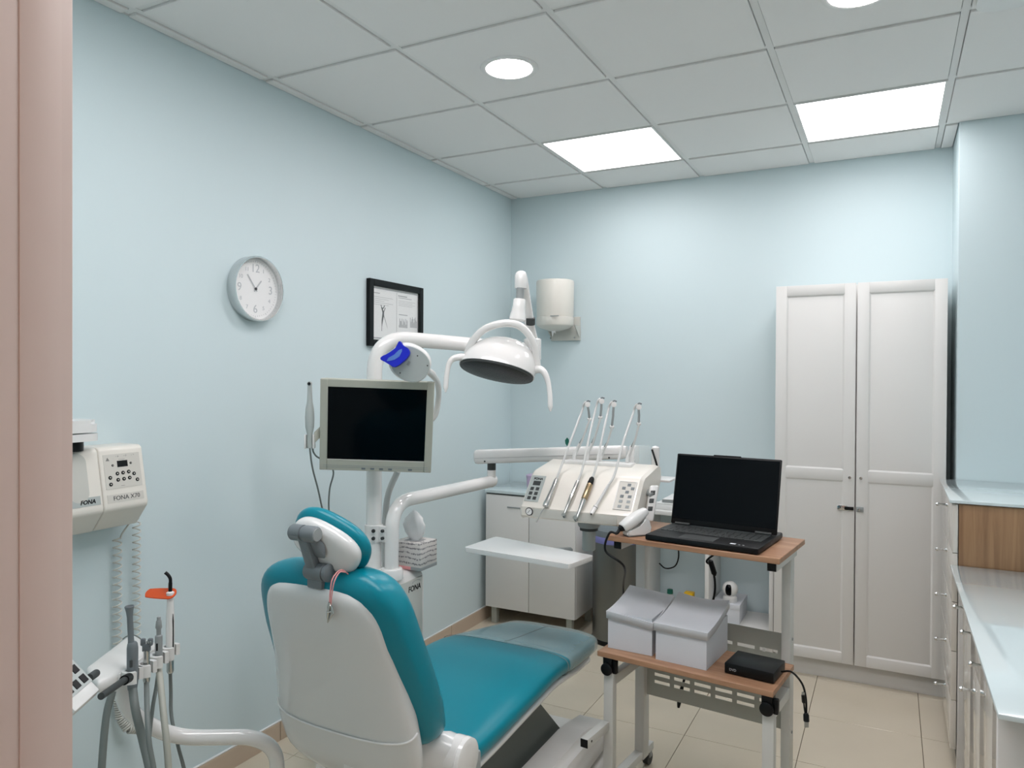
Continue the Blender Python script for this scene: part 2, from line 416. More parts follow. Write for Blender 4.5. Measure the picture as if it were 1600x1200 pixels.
# ---------------------------------------------------------------- framed print
y0, y1, z0, z1 = -1.523, -1.066, 1.662, 1.988
t = thing('framed_print', 'black framed two-page dental print on the left wall behind the lamp arm', 'picture', (0, (y0+y1)/2, z0))
FWD = 0.032
for nm, a, b in (('frame_rail', (y0, y0+FWD), (z0, z1)), ('frame_rail', (y1-FWD, y1), (z0, z1)), ('frame_rail', (y0+FWD, y1-FWD), (z0, z0+FWD)), ('frame_rail', (y0+FWD, y1-FWD), (z1-FWD, z1))):
    part(nm, 'frame_black', t, box, (0.001, a[0], b[0]), (0.024, a[1], b[1]), 0.002, 1)
part('paper', 'paper', t, box, (0.002, y0+0.03, z0+0.03), (0.008, y1-0.03, z1-0.03), smooth=0)
PXF = 0.0085
def pr(a, b, c_, d):   # print rectangle in fractions of the page
    W_, H_ = y1-y0-0.06, z1-z0-0.06
    return (PXF-0.0005, y0+0.03+a*W_, z0+0.03+b*H_), (PXF, y0+0.03+c_*W_, z0+0.03+d*H_)
bm = new()
for r in ((0.02, 0.955, 0.98, 0.965), (0.02, 0.035, 0.98, 0.055), (0.05, 0.865, 0.17, 0.88), (0.56, 0.845, 0.85, 0.856), (0.55, 0.875, 0.75, 0.895), (0.57, 0.52, 0.76, 0.535), (0.52, 0.06, 0.525, 0.94)):
    box(bm, *pr(*r))
for k in range(5): box(bm, *pr(0.05, 0.80-0.035*k, 0.44-0.09*(k % 3), 0.806-0.035*k))
for k in range(4): box(bm, *pr(0.56, 0.79-0.03*k, 0.93-0.06*(k % 2), 0.795-0.03*k))
obj('printed_lines', bm, 'pale_ink', t, 0)
bm = new()
def pt(a, b):
    p0, _ = pr(a, b, a, b); return V((PXF, p0[1], p0[2]))
tube(bm, spl([pt(0.20, 0.62), pt(0.24, 0.52), pt(0.22, 0.36), pt(0.21, 0.18)]), [0.002+0.006*math.sin(PI*min(1, k/20)) for k in range(25)], 6)
tube(bm, spl([pt(0.28, 0.62), pt(0.25, 0.50), pt(0.29, 0.36), pt(0.33, 0.24)]), [0.003-0.0001*k for k in range(25)], 6)
tube(bm, spl([pt(0.19, 0.66), pt(0.23, 0.60), pt(0.27, 0.66)]), 0.003, 6)
for v in bm.verts: v.co.x = PXF-0.0004+(v.co.x-PXF)*0.05
obj('tool_drawing', bm, 'ink', t, 0)
bm = new()
for k in range(13): box(bm, *pr(0.57+0.015*k, 0.28, 0.579+0.015*k, 0.33+0.13*abs(math.sin(k*1.9))))
for k in range(10): box(bm, *pr(0.82+0.016*k, 0.30, 0.83+0.016*k, 0.40+0.11*abs(math.sin(k*2.3+1))))
obj('bar_charts', bm, 'pale_ink', t, 0)
part('picture_glass', 'thin_glass', t, box, (0.013, y0+0.03, z0+0.03), (0.015, y1-0.03, z1-0.03), smooth=0)

# ---------------------------------------------------------------- paper roll dispenser on the back wall
c = V((0.376, -0.125, 1.872))
t = thing('paper_dispenser', 'cream cylindrical paper roll dispenser high on the back wall', 'paper dispenser', (c.x, 0, 1.79))
part('housing', 'warm_white', t, lathe, [(0.112, 0.02), (0.116, 0.03), (0.119, 0.235), (0.116, 0.246), (0.105, 0.250), (0.001, 0.251)], c, Z, 48)
part('lower_ring', 'warm_white', t, lathe, [(0.113, -0.035), (0.118, -0.028), (0.1185, 0.018), (0.112, 0.0195)], c, Z, 48)
part('base_cone', 'warm_white', t, lathe, [(0.028, -0.068), (0.09, -0.05), (0.113, -0.034)], c, Z, 40)
part('seam_slot', 'mid_grey', t, box, (c.x+0.02, c.y-0.1195, c.z+0.016), (c.x+0.075, c.y-0.112, c.z+0.021), smooth=0)
part('wall_bracket', 'grey_white', t, box, (c.x-0.075, -0.024, 1.750), (c.x+0.125, -0.002, 1.90), 0.004)
for x_ in (c.x+0.118, c.x-0.075): part('side_gusset', 'grey_white', t, prism, [(0, 0), (0.10, 0.09), (0, 0.09)], (x_, -0.002, 1.752), -Y, Z, X*0.006)
bm = new(); prism(bm, [(-0.014, 0.02), (0.012, 0.02), (0.018, -0.012), (0.004, -0.004), (-0.004, -0.03)], (c.x-0.0, c.y-0.03, 1.800), X, Z, Y*0.003); obj('paper_tail', bm, 'tissue', t)
for s in (-0.075, 0.09): part('bracket_screw', 'mid_grey', t, lathe, [(0.006, 0), (0.005, 0.003)], (c.x+s, -0.024, 1.768), -Y, 12)

# ---------------------------------------------------------------- wardrobe
wx0, wxm, wx1, wy = 1.722, 2.100, 2.486, -0.335
t = thing('wardrobe', 'tall white two-door wardrobe with panelled doors against the back wall', 'wardrobe', ((wx0+wx1)/2, -0.17, 0))
part('carcass', 'lacquer', t, box, (wx0+0.002, wy+0.025, 0.10), (wx1-0.002, -0.014, 1.985), 0.002)
part('plinth', 'lacquer', t, box, (wx0+0.004, wy+0.022, 0.0), (wx1-0.004, -0.014, 0.10), 0.001)
def panel_door(parent, x0, x1, z0, z1, yf, zr, knobx):
    d = part('door', 'lacquer', parent, box, (x0, yf-0.0145, z0), (x1, yf-0.0005, z1), 0.001)
    s = 0.052
    for a, b, q, r in ((x0, x0+s, z0, z1), (x1-s, x1, z0, z1), (x0+s, x1-s, z0, z0+s), (x0+s, x1-s, z1-s, z1), (x0+s, x1-s, zr-0.027, zr+0.027)):
        part('door_rail', 'lacquer', d, box, (a, yf-0.0195, q), (b, yf-0.0145, r), 0.0008)
    for q, r in ((z0+s, zr-0.027), (zr+0.027, z1-s)):      # sloped moulding round each field
        bm = new(); m_ = 0.007; xa, xb = x0+s, x1-s
        o = [(xa, yf-0.0185, q), (xb, yf-0.0185, q), (xb, yf-0.0185, r), (xa, yf-0.0185, r)]
        i_ = [(xa+m_, yf-0.0146, q+m_), (xb-m_, yf-0.0146, q+m_), (xb-m_, yf-0.0146, r-m_), (xa+m_, yf-0.0146, r-m_)]
        b2 = [(p[0], yf-0.0145, p[2]) for p in o]
        loft(bm, [b2, o, i_], cap=False); obj('moulding', bm, 'lacquer', d, 0)
    part('knob', 'steel', d, lathe, [(0.003, 0), (0.003, 0.012), (0.007, 0.014), (0.007, 0.020), (0.001, 0.021)], (knobx, yf-0.0195, 1.027), -Y, 16)
    return d
dl = panel_door(t, wx0, wxm-0.0032, 0.098, 1.988, wy, 1.035, wxm-0.025)
dr = panel_door(t, wxm+0.0032, wx1, 0.098, 1.988, wy, 1.035, wxm+0.025)
yl = wy-0.0197
part('hasp_plate', 'chrome', dl, box, (2.020, yl-0.004, 0.862), (2.066, yl, 0.886), 0.001)
part('hasp_lever', 'black', dl, box, (2.052, yl-0.012, 0.866), (2.094, yl-0.004, 0.882), 0.002)
part('hasp_knob', 'chrome', dl, lathe, [(0.008, 0), (0.009, 0.008), (0.001, 0.010)], (2.036, yl-0.004, 0.874), -Y, 16)
part('hasp_catch', 'mid_grey', dr, box, (2.105, yl-0.006, 0.860), (2.138, yl, 0.884), 0.001)
part('hasp_pin', 'chrome', dr, lathe, [(0.006, 0), (0.006, 0.012), (0.001, 0.013)], (2.118, yl-0.006, 0.872), -Y, 14)

# ---------------------------------------------------------------- drawer unit and desk on the right
def bar_handle(parent, x, y, z, L=0.10):
    part('knob', 'chrome', parent, lathe, [(0.009, 0), (0.008, 0.004), (0.0042, 0.008), (0.0040, 0.026), (0.0075, 0.031), (0.0085, 0.037), (0.006, 0.042), (0.001, 0.043)], (x, y, z), -X, 16)
DX, UY0, UY1 = 2.466, -1.075, -0.403
t = thing('drawer_unit', 'tall glossy cream unit of five drawers in front of the wardrobe', 'drawer unit', (2.80, -0.74, 0))
part('carcass', 'lacquer', t, box, (DX+0.021, UY0+0.022, 0.09), (RX-0.005, UY1-0.012, 1.036), 0.001)
part('plinth', 'dark_grey', t, box, (DX+0.03, UY0+0.024, 0), (RX-0.006, UY1-0.013, 0.09))
part('glass_top', 'glass_top', t, box, (DX-0.010, UY0-0.012, 1.040), (RX-0.004, UY1-0.006, 1.052), 0.002)
part('wood_panel', 'oak', t, box, (DX+0.022, UY0, 0.80), (RX-0.006, UY0+0.018, 1.036), 0.001)
part('end_panel', 'lacquer', t, box, (DX+0.022, UY0, 0.0), (RX-0.006, UY0+0.018, 0.785), 0.001)
for k in range(5):
    z1 = 1.034-k*0.189; z0 = z1-0.186
    d = part('drawer_front', 'gloss_front', t, box, (DX, UY0+0.003, z0), (DX+0.019, UY1-0.012, z1), 0.0012)
    bar_handle(d, DX, (UY0+UY1)/2-0.05, z1-0.045)
GY0, GY1 = -2.50, UY0-0.003; DU = DX; DX = 2.492
t = thing('desk', 'low white-topped desk with glossy cream drawers at the right edge', 'desk', (2.80, -1.8, 0))
part('desk_top', 'glass_top', t, box, (DU-0.006, GY0, 0.790), (RX-0.004, GY1, 0.802), 0.002)
part('carcass', 'lacquer', t, box, (DX+0.021, GY0+0.10, 0.09), (RX-0.005, GY1-0.004, 0.786), 0.001)
part('plinth', 'dark_grey', t, box, (DX+0.03, GY0+0.10, 0), (RX-0.006, GY1-0.006, 0.09))
part('wood_panel', 'dark_oak', t, box, (DU+0.055, GY0+0.075, 0.02), (RX-0.006, GY0+0.098, 0.785), 0.001)
part('corner_post', 'lacquer', t, box, (DU+0.002, GY0+0.072, 0.0), (DU+0.052, GY0+0.098, 0.787), 0.001)
GYS = [GY1-0.004, -1.525, -1.815, -2.105, GY0+0.102]
for c_ in range(4):
    ya, yb = GYS[c_+1]+0.0025, GYS[c_]-0.0025
    for z0, z1 in (((0.095, 0.606), (0.609, 0.784)) if c_ == 1 else ((0.095, 0.784),)):
        d = part('drawer_front' if c_ == 1 and z0 > 0.5 else 'door', 'gloss_front', t, box, (DX, ya, z0), (DX+0.019, yb, z1), 0.0012)
        if c_ < 3: bar_handle(d, DX, (ya+yb)/2 if c_ else -1.38, z1-0.062)

# ---------------------------------------------------------------- wall x-ray generator
t = thing('xray_control_unit', 'white wall-mounted x-ray unit with keypad panel by the door frame', 'x-ray unit', (0, -2.95, 1.04))
ya, yb = -2.946, -2.797
def prof_block(bm, y0, y1, dx=0.0, bev=0.006):
    P = [(0.0, 1.292), (0.098+dx, 1.292), (0.108+dx, 1.284), (0.140+dx, 1.112), (0.138+dx, 1.100), (0.085+dx, 1.035), (0.0, 1.035)]
    tmp = new(); prism(tmp, P, (0.002, y0, 0), X, Z, Y*(y1-y0))
    bmesh.ops.bevel(tmp, geom=list(tmp.edges), offset=bev, segments=3, profile=0.5, affect='EDGES'); add(bm, tmp)
cb = part('control_block', 'warm_white', t, prof_block, ya, yb)
mb = part('generator_block', 'warm_white', t, prof_block, -3.22, ya-0.003, 0.004)
part('wall_plate', 'white_plastic', t, box, (0.001, -2.80, 1.09), (0.035, -2.772, 1.235), 0.004)
fd = V((0.032, 0, -0.172)); fn = V((0.172, 0, 0.032)).normalized(); fo = V((0.1108, 0, 1.279))
def FP(u, v, off=0.0):            # u along the block, v down the sloped face (0..1 = keypad)
    return V((0, ya+0.013+u*(yb-ya-0.028), 0))+fo+fd*(0.05+v*0.62)+fn*off
def face_rect(bm, u0, u1, v0, v1, th=0.0012):
    o = FP(u0, v1); obox(bm, o, FP(u1, v1)-o, FP(u0, v0)-o, fn*th, 0.0)
kp = part('keypad_plate', 'keypad_warm', cb, face_rect, 0, 1, 0.02, 1, smooth=0)
part('display', 'black', cb, face_rect, 0.36, 0.645, 0.22, 0.40, 0.002, smooth=0)
def pk(x, y): return ((x-(335+(y-345)*0.09))/430, (y-(345-(x-335)*0.07))/355)
fu, fv = Y, (-fd).normalized()
for (x, y, r) in ((445, 457, 0.0036), (660, 435, 0.0036), (497, 540, 0.0058), (563, 532, 0.0058), (631, 524, 0.0058), (412, 580, 0.0058), (695, 545, 0.0058), (503, 603, 0.0058), (572, 595, 0.0058), (640, 586, 0.0058), (418, 647, 0.0058), (733, 607, 0.0058)):
    p = FP(*pk(x, y), 0.001)
    b = part('button', 'black', cb, lathe, [(r, 0), (r, 0.0012), (r*0.9, 0.0016), (0.0001, 0.0016)], p, fn, 20)
    part('button_symbol', 'keypad_warm', b, lathe, [(r*0.36, 0), (r*0.36, 0.0006), (0.0001, 0.0006)], p+fn*0.0015, fn, 6)
bm = new()
wt = FP(0.11, 0.17, 0.0016)
for s in range(3):
    a = [wt+fu*0.006*math.sin(2*PI*k/3)+fv*0.006*math.cos(2*PI*k/3) for k in range(3)]
    tube(bm, [a[s], a[(s+1) % 3]], 0.0004, 5)
for d_ in (0, 2*PI/3, 4*PI/3): lathe(bm, [(0.0012, 0), (0.0012, 0.0003), (0.0001, 0.0003)], wt+fu*0.0018*math.sin(d_)+fv*0.0018*math.cos(d_), fn, 8)
for k, u in enumerate((0.40, 0.62, 0.83)):
    lathe(bm, [(0.0007, 0), (0.0007, 0.0004), (0.0001, 0.0004)], FP(u-0.05, 0.09, 0.0012), fn, 8)
    p = FP(u, 0.09, 0.0014); tube(bm, [p+fu*0.0024*math.cos(2*PI*i/(3+k*3 if k != 1 else 4))+fv*0.0024*math.sin(2*PI*i/(3+k*3 if k != 1 else 4)) for i in range(4)], 0.0003, 4)
obox(bm, FP(0.40, 0.94, 0.001), fu*0.013, fv*0.0008, fn*0.0003); obox(bm, FP(0.40, 0.185, 0.001), fu*0.022, fv*0.0006, fn*0.0003)
obj('warning_symbols', bm, 'ink', cb, 0)
part('nameplate', 'keypad_warm', cb, face_rect, 0.0, 1.0, 1.16, 1.39, smooth=0)
bm = new(); text_bm(bm, 'FONA X70', FP(0.52, 1.275, 0.0016), fu, fv, 0.019); obj('lettering', bm, 'ink', cb, 0)
def mp(bm, y0, y1, v0, v1, th=0.0012):
    a = V((0.004, y0, 0))+fo+fd*(0.05+v1*0.62); obox(bm, a, Y*(y1-y0), -fd*(0.62*(v1-v0)), fn*th)
part('nameplate', 'keypad', mb, mp, -3.12, ya-0.012, 1.13, 1.37, smooth=0)
bm = new(); text_bm(bm, 'FONA', V((0.004, -2.998, 0))+fo+fd*(0.05+1.26*0.62)+fn*0.0016, fu, fv, 0.017, shear=0.25, bold=0.0006); obj('lettering', bm, 'black', mb, 0)
bm = new(); prism(bm, rrect(-0.03, 0.03, -0.085, 0.06, 0.028, 8), V((0.004, -3.02, 0))+fo+fd*0.34, Y, fv, fn*0.0015); obj('recess_cover', bm, 'grey_white', mb)
a = t
bm = new(); prism(bm, rrect(0.02, 0.16, -3.22, -2.965, 0.03), (0, 0, 1.318), X, Y, Z*0.022); obj('arm_base', bm, 'white_plastic', a)
bm = new(); prism(bm, rrect(0.02, 0.16, -3.22, -2.965, 0.035), (0, 0, 1.344), X, Y, Z*0.036); bmesh.ops.bevel(bm, geom=[e for e in bm.edges if all(v.co.z > 1.375 for v in e.verts)], offset=0.012, segments=3, affect='EDGES'); obj('arm_housing', bm, 'white_plastic', a)
part('pivot', 'black', a, cyl, (0.09, -3.03, 1.288), (0.09, -3.03, 1.32), 0.045, 24)
part('pivot', 'mid_grey', a, cyl, (0.09, -3.09, 1.336), (0.09, -3.09, 1.348), 0.06, 24)
def coil(bm, path, R, pitch, r, seg=6):
    path = [V(p) for p in path]; L = sum((b_-a_).length for a_, b_ in zip(path, path[1:])); turns = L/pitch; n = int(turns*10); pts = []
    cum = [0.0]
    for a_, b_ in zip(path, path[1:]): cum.append(cum[-1]+(b_-a_).length)
    for k in range(n+1):
        s = L*k/n; i = max(0, min(len(path)-2, next((q for q in range(len(cum)-1) if cum[q+1] >= s), len(path)-2)))
        f_ = (s-cum[i])/max(1e-6, cum[i+1]-cum[i]); c_ = path[i].lerp(path[i+1], f_); d_ = (path[i+1]-path[i]).normalized()
        u_ = X-d_*X.dot(d_); u_.normalize(); w_ = d_.cross(u_); an = 2*PI*turns*k/n
        pts.append(c_+(u_*math.cos(an)+w_*math.sin(an))*R)
    tube(bm, pts, r, seg)
bm = new(); tube(bm, spl([(0.05, -2.79, 1.04), (0.03, -2.808, 1.0), (0.02, -2.81, 0.98)]), 0.0028, 8); coil(bm, [(0.02, -2.82, 0.985), (0.02, -2.82, 0.50)], 0.013, 0.024, 0.0024); coil(bm, [(0.022, -2.82, 0.50), (0.03, -2.815, 0.40), (0.045, -2.80, 0.36), (0.05, -2.765, 0.345)], 0.014, 0.0075, 0.0032)
obj('coiled_cord', bm, 'grey_white', t)
bm = new(); coil(bm, [(0.03, -2.758, 1.04), (0.03, -2.758, 0.64)], 0.012, 0.024, 0.0024); obj('coiled_cord', bm, 'grey_white', t)

# ---------------------------------------------------------------- assistant holder on its arm
ZA = 0.765
hA, hB = at(214, 1062, Z=ZA), at(282, 1008, Z=ZA)
rowd = (hB-hA).normalized(); side = Z.cross(rowd).normalized()
if side.dot(RT) > 0: side = -side             # towards the wall side of the row
t = thing('assistant_holder', 'white four-slot instrument holder on a swing arm at lower left', 'instrument holder', (hA.x, hA.y, ZA-0.05))
slots = [at(x, y, Z=ZA) for x, y in ((207, 1046), (229, 1036), (248, 1022), (266, 1009))]
sd_ = max(slots, key=lambda p: p.dot(side)); e_ = lambda p: p+side*((sd_-p).dot(side)+0.0262)
q = [at(133, 1041, Z=ZA+0.012), at(152, 1066, Z=ZA), e_(slots[0])-rowd*0.03, e_(slots[3])+rowd*0.025, at(204, 988, Z=ZA+0.012)]
bm = new(); loft(bm, [[p-Z*0.034 for p in q], [p-Z*0.0 for p in q]])
bmesh.ops.bevel(bm, geom=list(bm.edges), offset=0.012, segments=3, profile=0.5, affect='EDGES'); obj('holder_body', bm, 'white_plastic', t)
part('cup_rail', 'white_plastic', t, obox, e_(slots[0])-rowd*0.022-Z*0.030, e_(slots[3])-e_(slots[0])+rowd*0.04, side*-0.0050, Z*0.026, 0.002)
for s_ in slots:
    bm = new(); n = 20; rr = []
    for k in range(n+1):
        an = math.radians(40+280*k/n); d = (-side)*math.cos(an)+rowd*math.sin(an)
        rr.append([s_+d*0.0155-Z*0.03, s_+d*0.0255-Z*0.03, s_+d*0.0255, s_+d*0.0155])
    loft(bm, rr); obj('slot_cup', bm, 'white_plastic', t)
part('pull_rod', 'dark_grey', t, cyl, at(198, 1060, D=1.77), at(158, 1088, D=1.62), 0.0078, 16)
part('rod_socket', 'black', t, cyl, at(201, 1059, D=1.79), at(194, 1063, D=1.755), 0.0115, 16)
part('pivot_pin', 'dark_grey', t, cyl, at(150, 1052, D=1.72), at(139, 1060, D=1.66), 0.009, 16)
kA, kB, kC = at(98, 1016, D=1.66), at(157, 1077, D=1.64), at(118, 1112, D=1.56)
ku, kv = kB-kA, (kC-kB); kn = ku.cross(kv).normalized()
if kn.dot(FW) > 0: kn = -kn
kb = part('keypad_case', 'white_plastic', t, obox, kA-kn*0.02, ku, kv, kn*0.02, 0.005)
part('keypad_plate', 'keypad', kb, obox, kA+ku*0.06+kv*0.0, ku*0.72, kv*0.86, kn*0.0015, smooth=0)
for i in range(3):
    for j in range(3):
        part('key', 'black', kb, obox, kA+ku*(0.10+0.235*i)+kv*(0.06+0.29*j), ku*0.16, kv*0.2, kn*0.003, 0.001, 1)
cb2 = sum(q, V((0, 0, 0)))/len(q)-Z*0.040
arm = [cb2, cb2-Z*0.10+RT*0.02, at(268, 1153, D=2.01), at(398, 1151, D=2.06), at(432, 1172, D=2.10), at(436, 1290, D=2.10), at(450, 1360, D=2.12)]
part('swing_arm', 'white_gloss', t, tube, bend(arm, 0.09, 8), 0.0205, 20)
part('arm_foot', 'white_gloss', t, lathe, [(0.05, 0), (0.05, 0.02), (0.024, 0.04), (0.021, arm[-1].z)], (arm[-1].x, arm[-1].y, 0), Z, 20)
part('supply_hose', 'hose_grey', t, tube, spl([at(176, 1080, D=1.78), at(166, 1120, D=1.76), at(159, 1200, D=1.74), at(157, 1290, D=1.75)]), 0.0085, 12)

def fall(s, pts, r, name, m, parent, seg=12):
    return part(name, m, parent, tube, spl([s]+pts, 8), r, seg)
gI = 'instruments in the assistant holder'
s0 = slots[0]
t = thing('suction_handpiece', 'dark grey wide suction handpiece with flared tip nearest the pull rod', 'handpiece', s0-Z*0.06, 0, gI)
part('grip', 'grey_plastic', t, lathe, [(0.011, -0.05), (0.0135, -0.03), (0.0135, 0.055), (0.012, 0.066), (0.009, 0.070)], s0, Z, 20)
part('nozzle', 'grey_plastic', t, lathe, [(0.008, 0.068), (0.0072, 0.075), (0.0072, 0.135), (0.009, 0.150), (0.0115, 0.160), (0.0105, 0.162), (0.005, 0.150)], s0, Z+RT*-0.05, 18)
part('slide_switch', 'dark_grey', t, box, s0+V((0.010, -0.016, 0.012)), s0+V((0.015, -0.010, 0.03)), 0.001)
fall(s0-Z*0.045, [at(212, 1110, D=1.85), at(224, 1160, D=1.84), at(236, 1215, D=1.82), at(244, 1300, D=1.82)], 0.0105, 'hose', 'hose_grey', t)
s1 = slots[1]
t = thing('air_water_syringe', 'slim grey air-water syringe with fork-shaped head in the second slot', 'handpiece', s1-Z*0.06, 0, gI)
part('barrel', 'steel', t, lathe, [(0.006, -0.055), (0.0085, -0.045), (0.0085, -0.02), (0.008, 0.03), (0.009, 0.034)], s1, Z, 18)
bm = new(); obox(bm, s1+Z*0.03-RT*0.010-FW*0.007, RT*0.02, FW*0.014, Z*0.02, 0.004); obox(bm, s1+Z*0.045-RT*0.015-FW*0.006, RT*0.012, FW*0.012, Z*0.02, 0.004); obox(bm, s1+Z*0.045+RT*0.004-FW*0.006, RT*0.012, FW*0.012, Z*0.02, 0.004); obj('head', bm, 'grey_plastic', t)
for k in (0.007, 0.013): part('push_button', 'steel', t, lathe, [(0.004, 0), (0.004, 0.003), (0.001, 0.004)], s1+RT*k-FW*0.006+Z*0.057, -FW, 10)
part('spray_tip', 'hose_grey', t, tube, spl([s1+Z*0.056-RT*0.006, s1+Z*0.072-RT*0.03, s1+Z*0.07-RT*0.05, s1+Z*0.062-RT*0.062]), 0.0017, 8)
fall(s1-Z*0.05, [at(230, 1110, D=1.83), at(233, 1160, D=1.79), at(242, 1215, D=1.78), at(247, 1300, D=1.78)], 0.0062, 'hose', 'hose_grey', t)
s2 = slots[2]
t = thing('saliva_ejector', 'grey saliva ejector handle with stepped tip and black switch', 'handpiece', s2-Z*0.06, 0, gI)
part('grip', 'mid_grey', t, lathe, [(0.0085, -0.04), (0.0095, -0.02), (0.0095, 0.045), (0.009, 0.05), (0.006, 0.052)], s2, Z, 18)
part('tip', 'mid_grey', t, lathe, [(0.006, 0.051), (0.006, 0.067), (0.0085, 0.072), (0.0065, 0.09), (0.005, 0.0905), (0.005, 0.10), (0.003, 0.101)], s2, Z, 16)
part('slide_switch', 'black', t, obox, s2-FW*0.0115-RT*0.002+Z*0.012, RT*0.004, FW*0.004, Z*0.02, 0.001)
fall(s2-Z*0.035, [at(251, 1070, D=1.94), at(256, 1120, D=1.88), at(262, 1180, D=1.85), at(268, 1290, D=1.84)], 0.0082, 'hose', 'hose_pale', t)
fall(s2-Z*0.045, [at(244, 1075, D=1.99), at(238, 1110, D=1.95), at(231, 1180, D=1.90), at(227, 1280, D=1.89)], 0.005, 'hose', 'hose_grey', t)
s3 = slots[3]
t = thing('curing_light', 'white curing light with orange shield and bent black tip', 'curing light', s3-Z*0.06, 0, gI)
part('body', 'white_gloss', t, lathe, [(0.009, -0.045), (0.011, -0.02), (0.0115, 0.05), (0.010, 0.10), (0.0085, 0.135), (0.0075, 0.14)], s3, Z, 20)
part('ferrule', 'steel', t, lathe, [(0.0075, -0.075), (0.0095, -0.07), (0.0095, -0.04), (0.008, -0.035)], s3, Z, 16)
part('light_guide', 'black', t, tube, spl([s3+Z*0.138, s3+Z*0.165, s3+Z*0.185, s3+Z*0.196-RT*0.006, s3+Z*0.203-RT*0.014]), [0.0052]*12+[0.0046]*21, 12)
bm = new(); cS = s3+Z*0.143; sh = []
prism(bm, [(0.016*math.cos(a_)+(-0.052 if math.cos(a_) < 0 else 0)*1.0*min(1, -math.cos(a_)*1.6) if math.cos(a_) < 0 else 0.016*math.cos(a_), 0.019*math.sin(a_)) for a_ in [2*PI*k/36 for k in range(36)]], cS, (RT-Z*0.03).normalized(), (FW*0.86+Z*0.5).normalized(), Z*0.0025)
obj('orange_shield', bm, 'orange', t)
part('shield_hub', 'white_gloss', t, lathe, [(0.0105, 0), (0.0105, 0.007), (0.0065, 0.010)], cS-Z*0.002, Z, 18)
part('trigger', 'black', t, tube, spl([s3+RT*0.009-FW*0.004+Z*v for v in (0.09, 0.07, 0.04, -0.01)]), [0.001+0.0016*min(1, k/8) for k in range(25)], 8)
fall(s3-Z*0.07, [at(267, 1080, D=2.06), at(268, 1120, D=2.05), at(278, 1165, D=2.03), at(290, 1215, D=2.02), at(298, 1300, D=2.0)], 0.0048, 'hose', 'hose_grey', t)

# ---------------------------------------------------------------- dental chair
XC = 0.965
def lerpt(tab, z):
    for (a, p), (b, q_) in zip(tab, tab[1:]):
        if z <= b: return p+(q_-p)*(max(z, a)-a)/(b-a)
    return tab[-1][1]
t = thing('dental_chair', 'teal and white reclining dental chair seen from behind its backrest', 'dental chair', (XC, -2.05, 0))
YS = [(0.40, -2.755), (0.5, -2.80), (0.58, -2.82), (0.66, -2.835), (0.76, -2.858), (0.85, -2.89), (0.95, -2.92), (1.0, -2.935)]
HWS = [(0.40, 0.19), (0.5, 0.222), (0.58, 0.230), (0.66, 0.224), (0.76, 0.208), (0.85, 0.195), (0.95, 0.186), (1.02, 0.183)]
YC = [(0.55, -2.73), (0.66, -2.768), (0.74, -2.80), (0.85, -2.845), (0.97, -2.885), (1.04, -2.902)]
HWC = [(0.55, 0.240), (0.66, 0.252), (0.74, 0.249), (0.85, 0.239), (0.97, 0.222), (1.04, 0.214)]
XB = 0.972
def back_loft(bm, z0, z1, hw, ht, ytab, topr, botr, e, n=40, tr2=None):
    tr2 = tr2 or topr
    zs = []
    for k in range(9): zs.append(z0+botr*(1-math.cos(PI/2*k/8)))
    m_ = 10
    for k in range(1, m_): zs.append(z0+botr+(z1-topr-z0-botr)*k/m_)
    for k in range(12): zs.append(z1-topr+topr*math.sin(PI/2*k/11))
    rings = []
    for z in zs:
        s = 1.0; q_ = 1.0
        if z > z1-topr: f_ = (z-(z1-topr))/topr; q_ = max(0.02, 1-f_**2.6)**(1/2.6); s = 1-(1-q_)*0.62
        if z > z1-topr: f_ = max(0, (z-(z1-tr2))/tr2); q_ = max(0.02, 1-f_**2.6)**(1/2.6)
        if z < z0+botr: f_ = ((z0+botr)-z)/botr; q_ = max(0.02, 1-f_**2.4)**(1/2.4); s = 1-(1-q_)*0.5
        w = lerpt(hw, z); yb_ = lerpt(ytab, z)
        rings.append(sell(V((XB, yb_, z)), X, Y, w*s, ht*max(q_, 0.03), e, n))
    loft(bm, rings)
cush = part('back_cushion', 'teal', t, back_loft, 0.535, 1.035, HWC, 0.074, YC, 0.13, 0.07, 3.4, 40, 0.08, smooth=60)
shell = part('back_shell', 'shell_white', t, back_loft, 0.42, 0.994, HWS, 0.050, YS, 0.12, 0.12, 2.8, 40, 0.05, smooth=60)
sm = []
for k in range(33):
    a_ = PI+PI*k/32; f_ = k/32; z_ = 0.628-0.035*math.sin(PI*f_)**0.8-0.012*f_
    x_, y_ = math.cos(a_), math.sin(a_)
    sm.append(V((XB+(lerpt(HWS, z_)+0.001)*math.copysign(abs(x_)**(2/2.8), x_), lerpt(YS, z_)-0.0528*abs(y_)**(2/2.8), z_)))
part('cover_seam', 'white_gloss', t, tube, sm, 0.003, 8)
# hinge boss on the right of the seat
hz, hy = 0.492, -2.675
bm = new(); loft(bm, [sell(V((x, y, z)), Y, Z, a_, b_, 2.6, 24) for x, y, z, a_, b_ in ((0.98, -2.80, 0.50, 0.045, 0.085), (1.08, -2.785, 0.505, 0.05, 0.075), (1.15, -2.745, 0.51, 0.05, 0.06), (1.20, -2.695, 0.508, 0.047, 0.052), (1.235, hy, hz, 0.046, 0.05), (1.25, hy, hz, 0.046, 0.05))]); obj('hinge_arm', bm, 'shell_white', t, 60)
part('hinge_boss', 'white_gloss', t, lathe, [(0.050, 0), (0.058, 0.002), (0.058, 0.030), (0.056, 0.031), (0.058, 0.033), (0.056, 0.044), (0.048, 0.048), (0.001, 0.049)], (1.215, hy, hz), X, 40)
part('hinge_bracket', 'mid_grey', t, box, (1.19, hy+0.03, hz-0.12), (1.25, hy+0.09, hz-0.012), 0.008)
